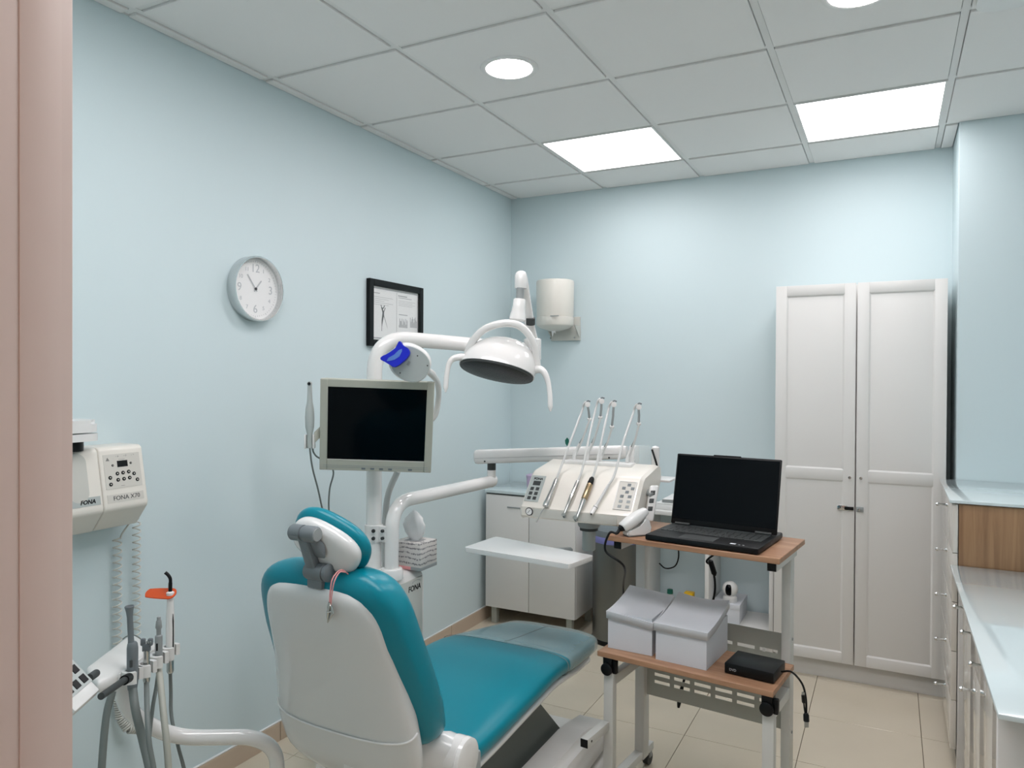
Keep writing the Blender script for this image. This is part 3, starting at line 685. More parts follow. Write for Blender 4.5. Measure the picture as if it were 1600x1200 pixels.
# seat and leg rest
ZT = [(-2.70, 0.492), (-2.5, 0.495), (-2.25, 0.512), (-2.05, 0.524), (-1.95, 0.520), (-1.8, 0.500), (-1.55, 0.476)]
HW = [(-2.70, 0.262), (-2.4, 0.268), (-2.1, 0.268), (-1.95, 0.262), (-1.8, 0.248), (-1.66, 0.225), (-1.52, 0.20)]
XS = [(-2.7, 0.0), (-2.0, 0.0), (-1.8, 0.012), (-1.52, 0.034)]
def seat_loft(bm, y0, y1, th, grow=0.0, drop=0.0, e=3.6, rnd=0.06, n=40, flat=1.0):
    ys = [y0+rnd*(1-math.cos(PI/2*k/6)) for k in range(7)]+[y0+rnd+(y1-y0-2*rnd)*k/18 for k in range(1, 18)]+[y1-rnd+rnd*math.sin(PI/2*k/7) for k in range(8)]
    rings = []
    for y in ys:
        q_ = 1.0
        for ed, s in ((y0, 1), (y1, -1)):
            d = (y-ed)*s
            if d < rnd: q_ = max(0.05, 1-(1-d/rnd)**2.2)**(1/2.2)
        w = (lerpt(HW, y)+grow)*flat; rings.append(sell(V((XC+lerpt(XS, y), y, lerpt(ZT, y)-th/2-drop)), X, Z, w*(0.6+0.4*q_), (th/2+grow)*q_, e, n))
    loft(bm, rings)
seat = part('seat_cushion', 'teal', t, seat_loft, -2.74, -1.535, 0.085, smooth=60)
part('seat_shell', 'shell_white', t, seat_loft, -2.70, -1.58, 0.05, 0.0, 0.062, 3.0, 0.06, 40, 0.97, smooth=60)
part('foot_cover', 'clear_film', t, seat_loft, -1.93, -1.516, 0.085, 0.0045, 0.0, 3.4, 0.05, smooth=60)
bm = new(); yy = -1.93; rg = sell(V((XC+lerpt(XS, yy), yy, lerpt(ZT, yy)-0.0425)), X, Z, lerpt(HW, yy)+0.0055, 0.0475, 3.4, 60); tube(bm, rg+rg[:1], 0.0011, 6); tube(bm, [V((XC+lerpt(XS, y), y, lerpt(ZT, y)+0.0052)) for y in (-1.92, -1.8, -1.7, -1.58)], 0.0009, 6); obj('cover_hem', bm, 'hose_grey', t)
# pedestal
bm = new(); loft(bm, [sell(V((x, y, z)), X, Y, a_, b_, 4.5, 40) for x, y, z, a_, b_ in ((1.03, -2.0, 0.0, 0.29, 0.50), (1.03, -2.0, 0.06, 0.29, 0.50), (1.03, -2.0, 0.085, 0.275, 0.485), (1.03, -2.0, 0.092, 0.25, 0.46))]); obj('base_plate', bm, 'lacquer', t, 50)
bm = new(); loft(bm, [[V(p) for p in r] for r in (((0.86, -2.35, 0.09), (1.15, -2.35, 0.09), (1.15, -1.70, 0.09), (0.86, -1.70, 0.09)), ((0.88, -2.42, 0.41), (1.12, -2.42, 0.41), (1.12, -2.02, 0.41), (0.88, -2.02, 0.41)))]); obj('lift_column', bm, 'lift_grey', t, 0)
bm = new(); loft(bm, [[V(p) for p in r] for r in (((1.135, -2.30, 0.09), (1.30, -2.30, 0.09), (1.30, -1.56, 0.09), (1.135, -1.56, 0.09)), ((1.135, -2.3, 0.12), (1.295, -2.3, 0.12), (1.295, -1.60, 0.16), (1.135, -1.60, 0.16)), ((1.14, -2.3, 0.2), (1.27, -2.3, 0.2), (1.27, -1.80, 0.20), (1.14, -1.80, 0.20)))]); bmesh.ops.bevel(bm, geom=list(bm.edges), offset=0.02, segments=3, affect='EDGES'); obj('side_cover', bm, 'lacquer', t, 50)
# headrest
hc = V((1.008, -2.945, 1.094)); tl = math.radians(30)
ha = X*math.cos(tl)-Z*math.sin(tl); hn = (-Y*0.93-Z*0.30+X*0.12).normalized(); ha = (ha-hn*ha.dot(hn)).normalized(); hb = hn.cross(ha).normalized()
if hb.z < 0: hb = -hb
def pillow(bm, c_, a_, b_, th, e=2.5, n=40):
    rings = []
    for k in range(13):
        s = math.sin(-PI/2+PI*k/12); q_ = max(0.0, 1-abs(s)**2.3)**(1/2.3)
        rings.append(sell(c_+hn*(th*s), ha, hb, a_*(0.55+0.45*q_) if 0 < k < 12 else a_*0.5, b_*(0.5+0.5*q_) if 0 < k < 12 else b_*0.45, e, n))
    loft(bm, rings)
hr = part('headrest_cushion', 'teal', t, pillow, hc-hn*0.028, 0.108, 0.069, 0.025, smooth=60)
part('headrest_shell', 'shell_white', t, pillow, hc, 0.096, 0.057, 0.026, smooth=60)
pv = at(474, 833, D=1.80); lv = at(492, 892, D=1.83)
bk = part('headrest_bracket', 'grey_plastic', t, lambda bm: (obox(bm, lv+V((-0.014, -0.012, -0.01)), pv-lv+Z*0.005, X*0.032, Y*0.024, 0.006), obox(bm, pv+V((-0.01, 0.0, -0.02)), X*0.03, hc+hn*0.03-pv, Z*0.035, 0.006)))
part('pivot', 'grey_plastic', bk, lathe, [(0.017, -0.040), (0.020, -0.036), (0.020, -0.004), (0.017, -0.003), (0.017, 0.003), (0.020, 0.004), (0.020, 0.036), (0.017, 0.040)], pv+X*0.004, X, 28)
part('pivot_cap', 'mid_grey', bk, lathe, [(0.0165, 0), (0.0155, 0.003), (0.001, 0.003)], pv+X*0.043, X, 24)
part('pivot', 'grey_plastic', bk, lathe, [(0.020, -0.034), (0.022, -0.030), (0.022, 0.022), (0.019, 0.023), (0.019, 0.027), (0.022, 0.028), (0.022, 0.036), (0.018, 0.039)], lv+X*0.012, X, 28)
part('mount_plate', 'grey_plastic', t, box, (lv.x-0.018, lv.y-0.010, lv.z-0.042), (lv.x+0.03, lv.y+0.11, lv.z+0.004), 0.005)
# bib clip hanging over the top of the backrest
t = thing('bib_clip', 'pink bib cord with a small metal alligator clip hanging on the chair back', 'bib clip', at(515, 970, D=1.83))
part('cord', 'pink', t, tube, spl([at(544, 897, D=1.81), at(536, 891, D=1.80), at(528, 893, D=1.79), at(519, 906, D=1.775), at(516, 925, D=1.775), at(515, 943, D=1.78)]), 0.0018, 10)
part('cord', 'pink', t, tube, spl([at(540, 894, D=1.80), at(531, 894, D=1.79), at(523, 907, D=1.775), at(519, 925, D=1.775), at(517, 945, D=1.78)]), 0.0016, 10)
bm = new(); c0, c1 = at(515, 941, D=1.778), at(512, 973, D=1.795)
tube(bm, [c0, c0.lerp(c1, 0.2), c0.lerp(c1, 0.5), c1], [0.003, 0.005, 0.0055, 0.0012], 8); tube(bm, [at(518, 947, D=1.778), at(520, 958, D=1.778), c1], [0.0025, 0.0035, 0.001], 8); cyl(bm, at(511, 957, D=1.782), at(521, 955, D=1.782), 0.0022, 8); obj('alligator_clip', bm, 'steel', t)

# ---------------------------------------------------------------- dental unit cabinet with its posts
t = thing('dental_unit', 'white dental unit cabinet with two posts between chair and wall', 'dental unit', (0.48, -2.06, 0))
bx0, bx1, by0, by1, bz = 0.34, 0.622, -2.24, -1.945, 0.765
bm = new(); box(bm, (bx0, by0, 0.0), (bx1, by1, bz))
tp = [e for e in bm.edges if all(v.co.z > 0.5 for v in e.verts) and not all(v.co.y > by1-0.01 for v in e.verts)]
bmesh.ops.bevel(bm, geom=tp, offset=0.05, segments=6, profile=0.5, affect='EDGES')
obj('cabinet_body', bm, 'white_plastic', t, 50)
part('side_panel', 'grey_white', t, box, (bx1-0.001, by0+0.055, 0.06), (bx1+0.004, by1-0.012, 0.735), 0.002)
bm = new(); text_bm(bm, 'FONA', (bx1+0.0045, -2.012, 0.700), Y, Z, 0.030, shear=0.1, bold=0.0006); obj('lettering', bm, 'black', t, 0)
bm = new(); tube(bm, [V((bx1+0.005, -2.02+0.030*math.cos(a_)+0.02, 0.717+0.011*math.sin(a_))) for a_ in [PI*(0.1+0.8*k/12) for k in range(13)]], 0.0007, 5); obj('logo_arc', bm, 'mid_grey', t, 0)
pA = at(584, 893, D=2.80); pA = V((pA.x, pA.y, bz)); pB = at(612, 893, D=2.78); pB = V((pB.x, pB.y, bz))
lampz = at(640, 527, D=2.85).z
L1 = at(832, 547, D=3.12)
post = [pA+Z*(-0.01), V((pA.x, pA.y, lampz)), L1-(L1-V((pA.x, pA.y, lampz))).normalized()*0.048]
part('lamp_post', 'white_gloss', t, tube, bend(post, 0.14, 14), [0.031]*3+[0.030]*20 if False else 0.029, 28)
part('post_collar', 'white_gloss', t, lathe, [(0.040, 0), (0.040, 0.026), (0.036, 0.032), (0.029, 0.034)], pA-Z*0.012, Z, 28)
part('post_gap_ring', 'black', t, lathe, [(0.0405, -0.001), (0.0405, 0.004)], pA-Z*0.010, Z, 28)
cl = pA+Z*(at(584, 832, D=2.8).z-bz)
cp = part('clamp', 'white_plastic', t, lathe, [(0.030, -0.032), (0.034, -0.031), (0.034, 0.031), (0.030, 0.032)], cl, Z, 28)
part('clamp_ear', 'white_plastic', cp, box, cl+V((0.026, -0.012, -0.030)), cl+V((0.064, 0.012, 0.030)), 0.003)
for dz in (-0.014, 0.014):
    part('clamp_bolt', 'dark_grey', cp, lathe, [(0.007, 0), (0.007, 0.006), (0.004, 0.006), (0.004, 0.002)], cl+V((0.022, -0.030, dz)), V((0.35, -1, 0)), 14)
    part('clamp_bolt', 'dark_grey', cp, lathe, [(0.006, 0), (0.006, 0.008), (0.001, 0.009)], cl+V((0.052, -0.012, dz)), -Y, 14)
A1 = at(768, 752, D=3.36); armz = A1.z
part('arm_post', 'white_gloss', t, tube, bend([pB-Z*0.01, V((pB.x, pB.y, armz-0.002)), A1], 0.11, 14), 0.0265, 26)
part('post_collar', 'white_gloss', t, lathe, [(0.043, 0), (0.043, 0.030), (0.039, 0.038), (0.027, 0.040)], pB-Z*0.012, Z, 28)
part('arm_end_cap', 'white_gloss', t, ellipsoid, A1+(A1-V((pB.x, pB.y, armz))).normalized()*0.005, ((A1-pB).normalized()*0.026, X*0.026, Z*0.026))
part('arm_spigot', 'white_gloss', t, cyl, A1, A1+Z*0.052, 0.020, 20)
part('pivot_ring', 'dark_grey', t, cyl, A1+Z*0.050, A1+Z*0.086, 0.0195, 20)
U0, U1 = at(744, 714, D=3.32), at(980, 706, D=3.10)
U0 = V((A1.x-0.04*0.0, A1.y+0.0, U0.z))-(U1-U0).normalized()*0.075
ud = (U1-U0); un = ud.normalized(); us = Z.cross(un).normalized(); uu = un.cross(us)
bm = new(); loft(bm, [sell(U0+ud*f_, us, uu, a_, b_, 4, 28) for f_, a_, b_ in ((0, 0.026, 0.026), (0.006, 0.031, 0.031), (0.02, 0.032, 0.033), (0.97, 0.029, 0.029), (1, 0.024, 0.024))]); sa = obj('spring_arm', bm, 'white_gloss', t, 50)
bm = new(); obox(bm, U0+ud*0.01-us*0.0-uu*0.006+us*(-0.0325), ud*0.97, us*0.003, uu*0.0012); obox(bm, U0+ud*0.01-uu*0.006+us*0.030, ud*0.97, us*0.003, uu*0.0012); obj('arm_seam', bm, 'pale_ink', t, 0)
for f_ in (0.08, 0.90): part('arm_screw', 'dark_grey', t, lathe, [(0.004, 0), (0.004, 0.0025)], U0+ud*f_-uu*0.02-us*0.031*(1 if us.dot(FW) > 0 else -1), -us*(1 if us.dot(FW) > 0 else -1), 12)
part('video_cable', 'hose_white', t, tube, spl([at(622, 735, D=2.80), at(606, 775, D=2.86), at(601, 830, D=2.88), at(602, 885, D=2.88)]), 0.012, 14)

# ---------------------------------------------------------------- surgical lamp
t = thing('surgical_lamp', 'white domed dental operating lamp with two curved handles', 'operating lamp', L1-Z*0.03)
DLm = 2.88
part('arm_boss', 'white_gloss', t, lathe, [(0.034, -0.045), (0.037, -0.038), (0.037, 0.045), (0.03, 0.05)], L1, Z, 28)
T0, T1 = at(828, 512, D=3.08), at(818, 433, D=2.96)
bm = new(); loft(bm, [sell(p, RT, FW, a_, b_, 3, 20) for p, a_, b_ in ((L1+Z*0.04, 0.024, 0.024), (T0, 0.022, 0.024), (T0.lerp(T1, 0.6), 0.018, 0.02), (T1, 0.016, 0.018))]); obj('link_arm', bm, 'white_gloss', t, 50)
part('link_sleeve', 'dark_grey', t, cyl, at(829, 497, D=3.04), at(829, 507, D=3.05), 0.019, 20)
J0, J1 = at(814, 428, D=2.93), at(813, 448, D=2.92)
part('top_cap', 'white_gloss', t, lathe, [(0.010, -0.012), (0.019, -0.006), (0.024, 0.006), (0.025, 0.055), (0.024, 0.058)], J0, -Z, 26)
J2, J3 = at(813, 450, D=2.92), at(812, 467, D=2.92)
part('neck_collar', 'mid_grey', t, cyl, J2, J3, 0.0155, 24)
part('neck', 'white_gloss', t, lathe, [(0.021, 0), (0.024, 0.004), (0.025, 0.035), (0.031, 0.062), (0.034, 0.082), (0.025, 0.09)], J3, V((0, 0, -1))+RT*-0.10, 26)
ax = math.radians(12)
lr = RT*math.cos(ax)-UP*math.sin(ax); lu = UP*math.cos(ax)+RT*math.sin(ax)
ln = (-lu*0.955-FW*0.296).normalized()               # the light opening looks down and forward
lb = ln.cross(lr).normalized()
OC = at(776, 580, D=DLm)
dome = new(); rr = []
for k in range(14):
    s = math.sin(PI/2*k/13); q_ = math.sqrt(max(0.0004, 1-s*s)); rr.append(sell(OC-ln*(0.140*s)+lr*(0.020*s), lr, lb, 0.150*q_**0.9, 0.118*q_**0.9, 2.2, 40))
loft(dome, rr); hd = obj('dome', dome, 'white_gloss', t, 60)
bm = new(); loft(bm, [sell(OC+ln*h_, lr, lb, a_, b_, 2.1, 40) for h_, a_, b_ in ((-0.002, 0.147, 0.115), (0.006, 0.146, 0.114), (0.007, 0.140, 0.108))]); obj('bezel', bm, 'dark_grey', t, 50)
part('lens', 'lamp_glass', t, lambda bm: loft(bm, [sell(OC+ln*h_, lr, lb, a_, b_, 2.1, 40) for h_, a_, b_ in ((0.0072, 0.138, 0.106), (0.011, 0.12, 0.09), (0.013, 0.06, 0.045))]))
yk = spl([at(x, y, D=d_) for x, y, d_ in ((727, 566, 2.88), (737, 536, 2.86), (758, 514, 2.84), (790, 505, 2.83), (816, 512, 2.84), (834, 538, 2.86), (840, 576, 2.88))], 6)
bm = new(); loft(bm, [sell(p, (yk[min(i+1, len(yk)-1)]-yk[max(i-1, 0)]).normalized().cross(FW).normalized(), FW, 0.0145, 0.02, 3, 16) for i, p in enumerate(yk)]); obj('yoke', bm, 'white_gloss', t, 50)
for pts in (((735, 560, 2.86), (718, 558, 2.84), (704, 564, 2.83), (698, 585, 2.82), (696, 613, 2.81)), ((830, 578, 2.87), (846, 578, 2.85), (855, 592, 2.84), (859, 615, 2.83), (860, 643, 2.82))):
    P = spl([at(x, y, D=d_) for x, y, d_ in pts], 8); n = len(P)
    part('handle', 'white_gloss', t, tube, P, [0.0165-0.0070*min(1, k/(n*0.62)) if k < n-2 else (0.006 if k == n-2 else 0.003) for k in range(n)], 16)
part('handle_joint', 'mid_grey', t, lathe, [(0.0172, 0), (0.0172, 0.003)], at(831, 578, D=2.87), RT, 18)

# ---------------------------------------------------------------- monitor on the post
BL, BR, TL = at(499, 734, D=2.655), at(673, 739, D=2.675), at(505, 592, D=2.585)
mu_ = BR-BL; mv_ = TL-BL; mu_n = mu_.normalized(); mv_ = mv_-mu_n*mv_.dot(mu_n)*0.6; mn = mu_n.cross(mv_).normalized()
if mn.dot(FW) > 0: mn = -mn
t = thing('monitor', 'beige flat-panel monitor with blank black screen on the unit post', 'monitor', BL+mu_*0.5-mn*0.02)
mw, mh = mu_.length, mv_.length; mvn = mv_.normalized()
def mq(a_, b_, off=0.0): return BL+mu_*a_+mv_*b_+mn*off
part('back_case', 'beige_plastic', t, obox, mq(0.01, 0.01, -0.045), mu_*0.98, mv_*0.98, mn*0.028, 0.008)
sx0, sx1, sy0, sy1 = 0.066, 0.936, 0.115, 0.918
for nm, a_, b_, c_, d_ in (('bezel_side', 0, 0, sx0, 1), ('bezel_side', sx1, 0, 1-sx1, 1), ('bezel_bottom', sx0, 0, sx1-sx0, sy0), ('bezel_top', sx0, sy1, sx1-sx0, 1-sy1)):
    part(nm, 'beige_plastic', t, obox, mq(a_, b_, -0.018), mu_*c_, mv_*d_, mn*0.018, 0.0015, 1)
part('screen', 'screen_black', t, obox, mq(sx0-0.005, sy0-0.005, -0.010), mu_*(sx1-sx0+0.01), mv_*(sy1-sy0+0.01), mn*0.005, smooth=0)
part('screen_lip', 'grey_white', t, obox, mq(sx0, sy0-0.001, -0.008), mu_*(sx1-sx0), mvn*0.003, mn*0.0085, smooth=0)
bm = new(); obox(bm, mq(0.03, 0.055, 0), mu_*0.94, mvn*0.0015, mn*0.0008); obox(bm, mq(0.03, 0.035, 0), mu_*0.94, mvn*0.0012, mn*0.0008); obj('chin_groove', bm, 'mid_grey', t, 0)
for a_ in (0.375, 0.455, 0.535, 0.615, 0.795): part('button', 'grey_plastic', t, obox, mq(a_, 0.018, 0), mu_*0.035, mvn*0.007, mn*0.0015, 0.0005, 1)
mc = mq(0.5, 0.5, -0.045); pz = V((pA.x, pA.y, mc.z))
part('mount_arm', 'white_plastic', t, obox, mc-mu_n*0.03-mvn*0.03, mu_n*0.06, mvn*0.06, (pz-mc)-(pz-mc).normalized()*0.048, 0.004)
# intraoral camera in its bracket
hb_ = mq(0, 0.36, -0.014)
t = thing('intraoral_camera', 'slim grey-white intraoral camera wand clipped left of the monitor', 'dental camera', at(484, 700, D=2.63))
k0, k1 = at(484, 700, D=2.63), at(484, 600, D=2.63); kd = (k1-k0)
part('wand', 'keypad', t, lathe, [(0.009, 0.0), (0.0095, 0.05), (0.0155, 0.075), (0.0165, 0.11), (0.0145, 0.14), (0.010, 0.165), (0.0085, 0.20), (0.0078, 0.225), (0.0085, 0.232), (0.004, 0.238)], k0, kd, 22)
part('lens', 'black', t, lathe, [(0.0055, 0), (0.0055, 0.002), (0.001, 0.0022)], k0+kd.normalized()*0.229-FW*0.008, -FW, 16)
part('lens_ring', 'steel', t, lathe, [(0.0072, -0.001), (0.0078, 0.0), (0.0072, 0.0012), (0.0056, 0.0012)], k0+kd.normalized()*0.229-FW*0.008, -FW, 20, cap=False)
bm = new(); obox(bm, k0-RT*0.018-FW*0.010-UP*0.002, RT*0.006, FW*0.02, UP*0.05, 0.002); obox(bm, k0+RT*0.012-FW*0.010-UP*0.002, RT*0.006, FW*0.02, UP*0.05, 0.002); obox(bm, k0-RT*0.018+FW*0.008, RT*0.036, FW*0.005, UP*0.048, 0.001); obj('clip', bm, 'white_plastic', t)
w0 = k0+RT*0.015+UP*0.02; part('bracket', 'beige_plastic', t, obox, w0-UP*0.004, (hb_-w0)-RT*0.0015, UP*0.040, FW*0.004, 0.001)
part('cable', 'hose_grey', t, tube, spl([k0, at(488, 730, D=2.65), at(497, 765, D=2.70), at(505, 800, D=2.76), at(518, 840, D=2.80), V((0.405, -2.13, bz+0.008))]), 0.0032, 10)
part('cable', 'hose_grey', t, tube, spl([k0+RT*0.01, at(490, 707, D=2.66), at(496, 714, D=2.74), at(512, 722, D=2.78), at(521, 738, D=2.78), at(515, 765, D=2.79), at(514, 800, D=2.80), at(520, 840, D=2.83), V((0.415, -2.10, bz+0.008))]), 0.0032, 10)

# ---------------------------------------------------------------- whitening lamp head above the monitor
t = thing('whitening_lamp', 'white round whitening lamp head with bright blue mouthpiece above the monitor', 'whitening lamp', at(676, 592, D=2.66))
wc = at(641, 566, D=2.53); wd = (RT*0.79+UP*0.52).normalized()      # mouthpiece to stalk cross direction
wl = (RT*-0.80+UP*0.45).normalized(); wn = (-FW*0.95-UP*0.22).normalized(); wl = (wl-wn*wl.dot(wn)).normalized(); wp = wn.cross(wl).normalized()
bm = new(); loft(bm, [sell(wc+wn*(0.026*s), wl, wp, 0.072*q_, 0.064*q_, 2.3, 32) for s, q_ in ((-1, 0.75), (-0.7, 0.92), (-0.1, 1.0), (0.5, 1.0), (0.8, 0.97), (0.9, 0.93))]); hd = obj('lamp_head', bm, 'white_plastic', t, 50)
part('back_plate', 'keypad', t, lambda bm: loft(bm, [sell(wc+wn*h_-wl*0.004, wl, wp, a_, b_, 2.3, 32) for h_, a_, b_ in ((0.0232, 0.066, 0.058), (0.0245, 0.065, 0.057))]))
part('rating_label', 'mid_grey', t, obox, wc+wn*0.0246-wl*0.002-wp*0.008, wl*0.009, wp*0.016, wn*0.0006, smooth=0)
for px_, py_ in ((653, 555), (625, 583), (668, 571)):
    d_ = at(px_, py_, D=2.51); d_ = d_-wn*((d_-wc).dot(wn)-0.0245); part('screw', 'dark_grey', t, lathe, [(0.0024, 0), (0.0024, 0.0012), (0.0001, 0.0013)], d_, wn, 10)
out = [(593, 560), (597, 556), (610, 551), (618, 545), (621, 536), (624, 532), (628, 536), (630, 541), (636, 543), (640, 548), (640, 554), (634, 562), (624, 570), (617, 574), (612, 573), (606, 567), (603, 565), (597, 564)]
P = [at(x, y, D=2.475) for x, y in out]
bm = new(); loft(bm, [[p+FW*0.030 for p in P], P]); bmesh.ops.bevel(bm, geom=[e for e in bm.edges], offset=0.0025, segments=2, affect='EDGES'); obj('mouthpiece', bm, 'blue', t, 60)
P = [at(x, y, D=2.4735) for x, y in ((604, 564), (607, 559), (616, 554), (623, 547), (628, 545), (628, 549), (624, 557), (616, 562), (608, 564))]
bm = new(); loft(bm, [[p+FW*0.004 for p in P], P]); obj('mouthpiece_window', bm, 'sky_blue', t, 0)
part('stalk', 'white_plastic', t, tube, spl([wc-wl*0.062-wp*0.0, at(669, 580, D=2.56), at(677, 587, D=2.62), at(684, 600, D=2.74), at(685, 622, D=2.80), at(679, 650, D=2.83), at(660, 665, D=2.82)]), [0.013]*16+[0.011]*33, 14)

# ---------------------------------------------------------------- tissue box
t = thing('tissue_box', 'small script-patterned tissue box with a tissue standing up behind the posts', 'tissue box', (0.585, -1.985, bz))
tx0, tx1, ty0, ty1 = 0.525, 0.652, -2.010, -1.895
part('carton', 'script_print', t, box, (tx0, ty0, bz+0.012), (tx1, ty1, bz+0.105), 0.0015)
part('base_band', 'pink', t, box, (tx0-0.0005, ty0-0.0005, bz+0.001), (tx1-0.045, ty1, bz+0.014), 0.0005)
part('base_band', 'mid_grey', t, box, (tx1-0.045, ty0-0.0005, bz+0.001), (tx1+0.0005, ty1+0.0005, bz+0.014), 0.0005)
part('opening', 'pale_ink', t, box, (tx0+0.03, ty0+0.03, bz+0.1045), (tx1-0.03, ty1-0.03, bz+0.1058))
bm = new(); cx_, cy_ = (tx0+tx1)/2-0.004, (ty0+ty1)/2; rr = []
for k, (h_, w_, d_) in enumerate(((0.0, 0.022, 0.008), (0.03, 0.04, 0.02), (0.06, 0.045, 0.03), (0.085, 0.036, 0.024), (0.105, 0.018, 0.010), (0.115, 0.005, 0.003))):
    rr.append([V((cx_+(w_*(1+0.16*math.sin(5*a_+k)))*math.cos(a_), cy_+(d_*(1+0.25*math.sin(3*a_+1.3*k)))*math.sin(a_), bz+0.105+h_)) for a_ in [2*PI*q_/28 for q_ in range(28)]])
loft(bm, rr); obj('tissue', bm, 'tissue', t, 60)

# ---------------------------------------------------------------- delivery head
hx0, hx1 = 0.968, 1.432
t = thing('delivery_unit', 'white dentist instrument console with two keypads on the spring arm', 'dental console', (1.2, -1.62, 0.965))
PR = [(-1.775, 0.966), (-1.795, 0.978), (-1.80, 1.012), (-1.785, 1.024), (-1.695, 1.128), (-1.675, 1.140), (-1.50, 1.168), (-1.47, 1.160), (-1.46, 1.12), (-1.56, 0.985), (-1.60, 0.966)]
bm = new()
loft(bm, [[V((x, y+((1-s)*0.02), z-(1-s)*0.01)) for y, z in PR] for x, s in ((hx0, 0.4), (hx0+0.012, 1), (hx1-0.012, 1), (hx1, 0.4))])
con = obj('console_body', bm, 'warm_white', t, 30)
fd_ = V((0, -1.695+1.785, 1.128-1.024)); fl = fd_.length; fdn = fd_.normalized(); fnn = X.cross(fdn); 
if fnn.z < 0: fnn = -fnn
def cf(x, v, off=0.0): return V((x, -1.785, 1.024))+fd_*v+fnn*off
def crect(bm, x0, x1, v0, v1, th=0.0015, off=0.0005): obox(bm, cf(x0, v0, off), X*(x1-x0), fd_*(v1-v0), fnn*th)
part('lower_lip', 'grey_white', con, box, (hx0+0.06, -1.7995, 0.975), (hx1-0.065, -1.7965+0.004, 1.012), 0.001)
for nm, x0, x1, w in (('keypad_plate', hx0+0.012, hx0+0.072, 'keypad'), ('keypad_plate', hx1-0.085, hx1-0.022, 'keypad_warm')):
    part(nm, w, con, crect, x0, x1, 0.06, 0.93, smooth=0)
part('keypad_glow', 'red_glow', con, crect, hx1-0.062, hx1-0.034, 0.945, 0.955, 0.001, smooth=0)
bm = new(); 
for a_, b_, c_, d_ in ((hx1-0.088, hx1-0.085, 0.05, 0.94), (hx1-0.022, hx1-0.019, 0.05, 0.94), (hx1-0.085, hx1-0.022, 0.045, 0.06), (hx1-0.085, hx1-0.022, 0.93, 0.945)): crect(bm, a_, b_, c_, d_, 0.003)
obj('keypad_rim', bm, 'white_gloss', con, 0)
part('display', 'dark_grey', con, crect, hx0+0.027, hx0+0.058, 0.60, 0.74, 0.003, smooth=0)
bm = new(); text_bm(bm, 'FONA', cf(hx0+0.043, 0.82, 0.0022), X, fdn, 0.014, bold=0.0005); obj('lettering', bm, 'black', con, 0)
for i in range(2):
    for j in range(3): part('key', 'dark_grey', con, crect, hx0+0.023+i*0.023, hx0+0.037+i*0.023, 0.12+0.155*j, 0.22+0.155*j, 0.003, smooth=0)
for a_, b_ in ((0.032, 0.83), (0.014, 0.72), (0.048, 0.72), (0.030, 0.60), (0.014, 0.46), (0.044, 0.46), (0.014, 0.30), (0.044, 0.30), (0.014, 0.14), (0.044, 0.14)):
    part('key', 'mid_grey' if b_ < 0.4 else 'grey_plastic', con, crect, hx1-0.085+a_, hx1-0.085+a_+0.013, b_-0.035, b_+0.045, 0.003, smooth=0)
gp = V((hx0+0.045, -1.7985, 0.995))
part('pressure_gauge', 'ink', con, lathe, [(0.016, 0), (0.016, 0.003), (0.0125, 0.004)], gp, -Y, 24)
g_ = part('gauge_face', 'paper', con, lathe, [(0.0125, 0.0042), (0.0125, 0.0048), (0.0001, 0.0050)], gp, -Y, 24)
part('gauge_needle', 'ink', g_, obox, gp+V((-0.005, -0.0058, -0.006)), V((0.011, 0, 0.012)), V((-0.0011, 0, 0.001)), Y*0.0006, smooth=0)
part('top_rail', 'white_plastic', con, box, (hx0+0.08, -1.56, 1.152), (hx1-0.09, -1.49, 1.172), 0.004)
part('support_socket', 'mid_grey', con, lathe, [(0.038, 0), (0.044, 0.01), (0.044, 0.04)], (1.205, -1.66, 0.928), Z, 24)
part('support_ring', 'dark_grey', con, lathe, [(0.036, 0), (0.036, 0.012)], (1.205, -1.66, 0.917), Z, 24)
part('support_post', 'keypad', con, lathe, [(0.022, 0), (0.026, 0.004), (0.026, 0.10)], (1.205, -1.66, 0.838), Z, 20)
part('arm_knuckle', 'white_plastic', con, lathe, [(0.021, 1.105-U1.z), (0.021, 0.02), (0.016, 0.026)], U1+un*0.030, Z, 24)
# brake handle on the right with its keys
hA_, hB_ = at(1013, 815, D=2.74), at(1022, 758, D=2.78)
hd_ = (hB_-hA_); hw = RT*0.034; hp = part('brake_handle', 'white_plastic', con, obox, hA_-RT*0.014, hw, hd_, hd_.cross(hw).normalized()*(0.03 if hd_.cross(hw).dot(FW) > 0 else -0.03), 0.007, 3)
for v in (0.80, 0.58, 0.36): part('key', 'dark_grey', hp, obox, hA_-RT*0.009+hd_*(v-0.07)-FW*0.0025, RT*0.017, hd_*0.12, FW*0.004, 0.001, 1)
part('handle_bracket', 'mid_grey', con, tube, [hA_.lerp(hB_, 0.7), V((hx1-0.01, -1.62, 1.08))], 0.012, 12)
# clear water bottle and hoses behind the console
bb = at(1004, 725, D=3.04); bb.z = 1.155
t2 = thing('water_bottle', 'clear plastic water bottle behind the right end of the console', 'bottle', bb-Z*0.03)
part('bottle', 'clear', t2, lathe, [(0.02, 0.0), (0.034, 0.008), (0.034, 0.095), (0.028, 0.11), (0.001, 0.112)], bb-Z*0.03, Z, 24)
part('bottle_cap', 'white_plastic', t2, lathe, [(0.030, -0.02), (0.030, 0.002)], bb-Z*0.03, Z, 24)
rb = at(1024, 716, D=2.985)
part('rear_bracket', 'white_plastic', con, box, (U1.x-0.02, -1.462, 1.096), (1.47, -1.34, 1.1045), 0.001)
part('cable_guide', 'white_plastic', t, tube, spl([rb-Z*0.09, rb-Z*0.03, rb+Z*0.03, rb+Z*0.05]), [0.016]*20+[0.016, 0.015, 0.013, 0.009, 0.004], 14)
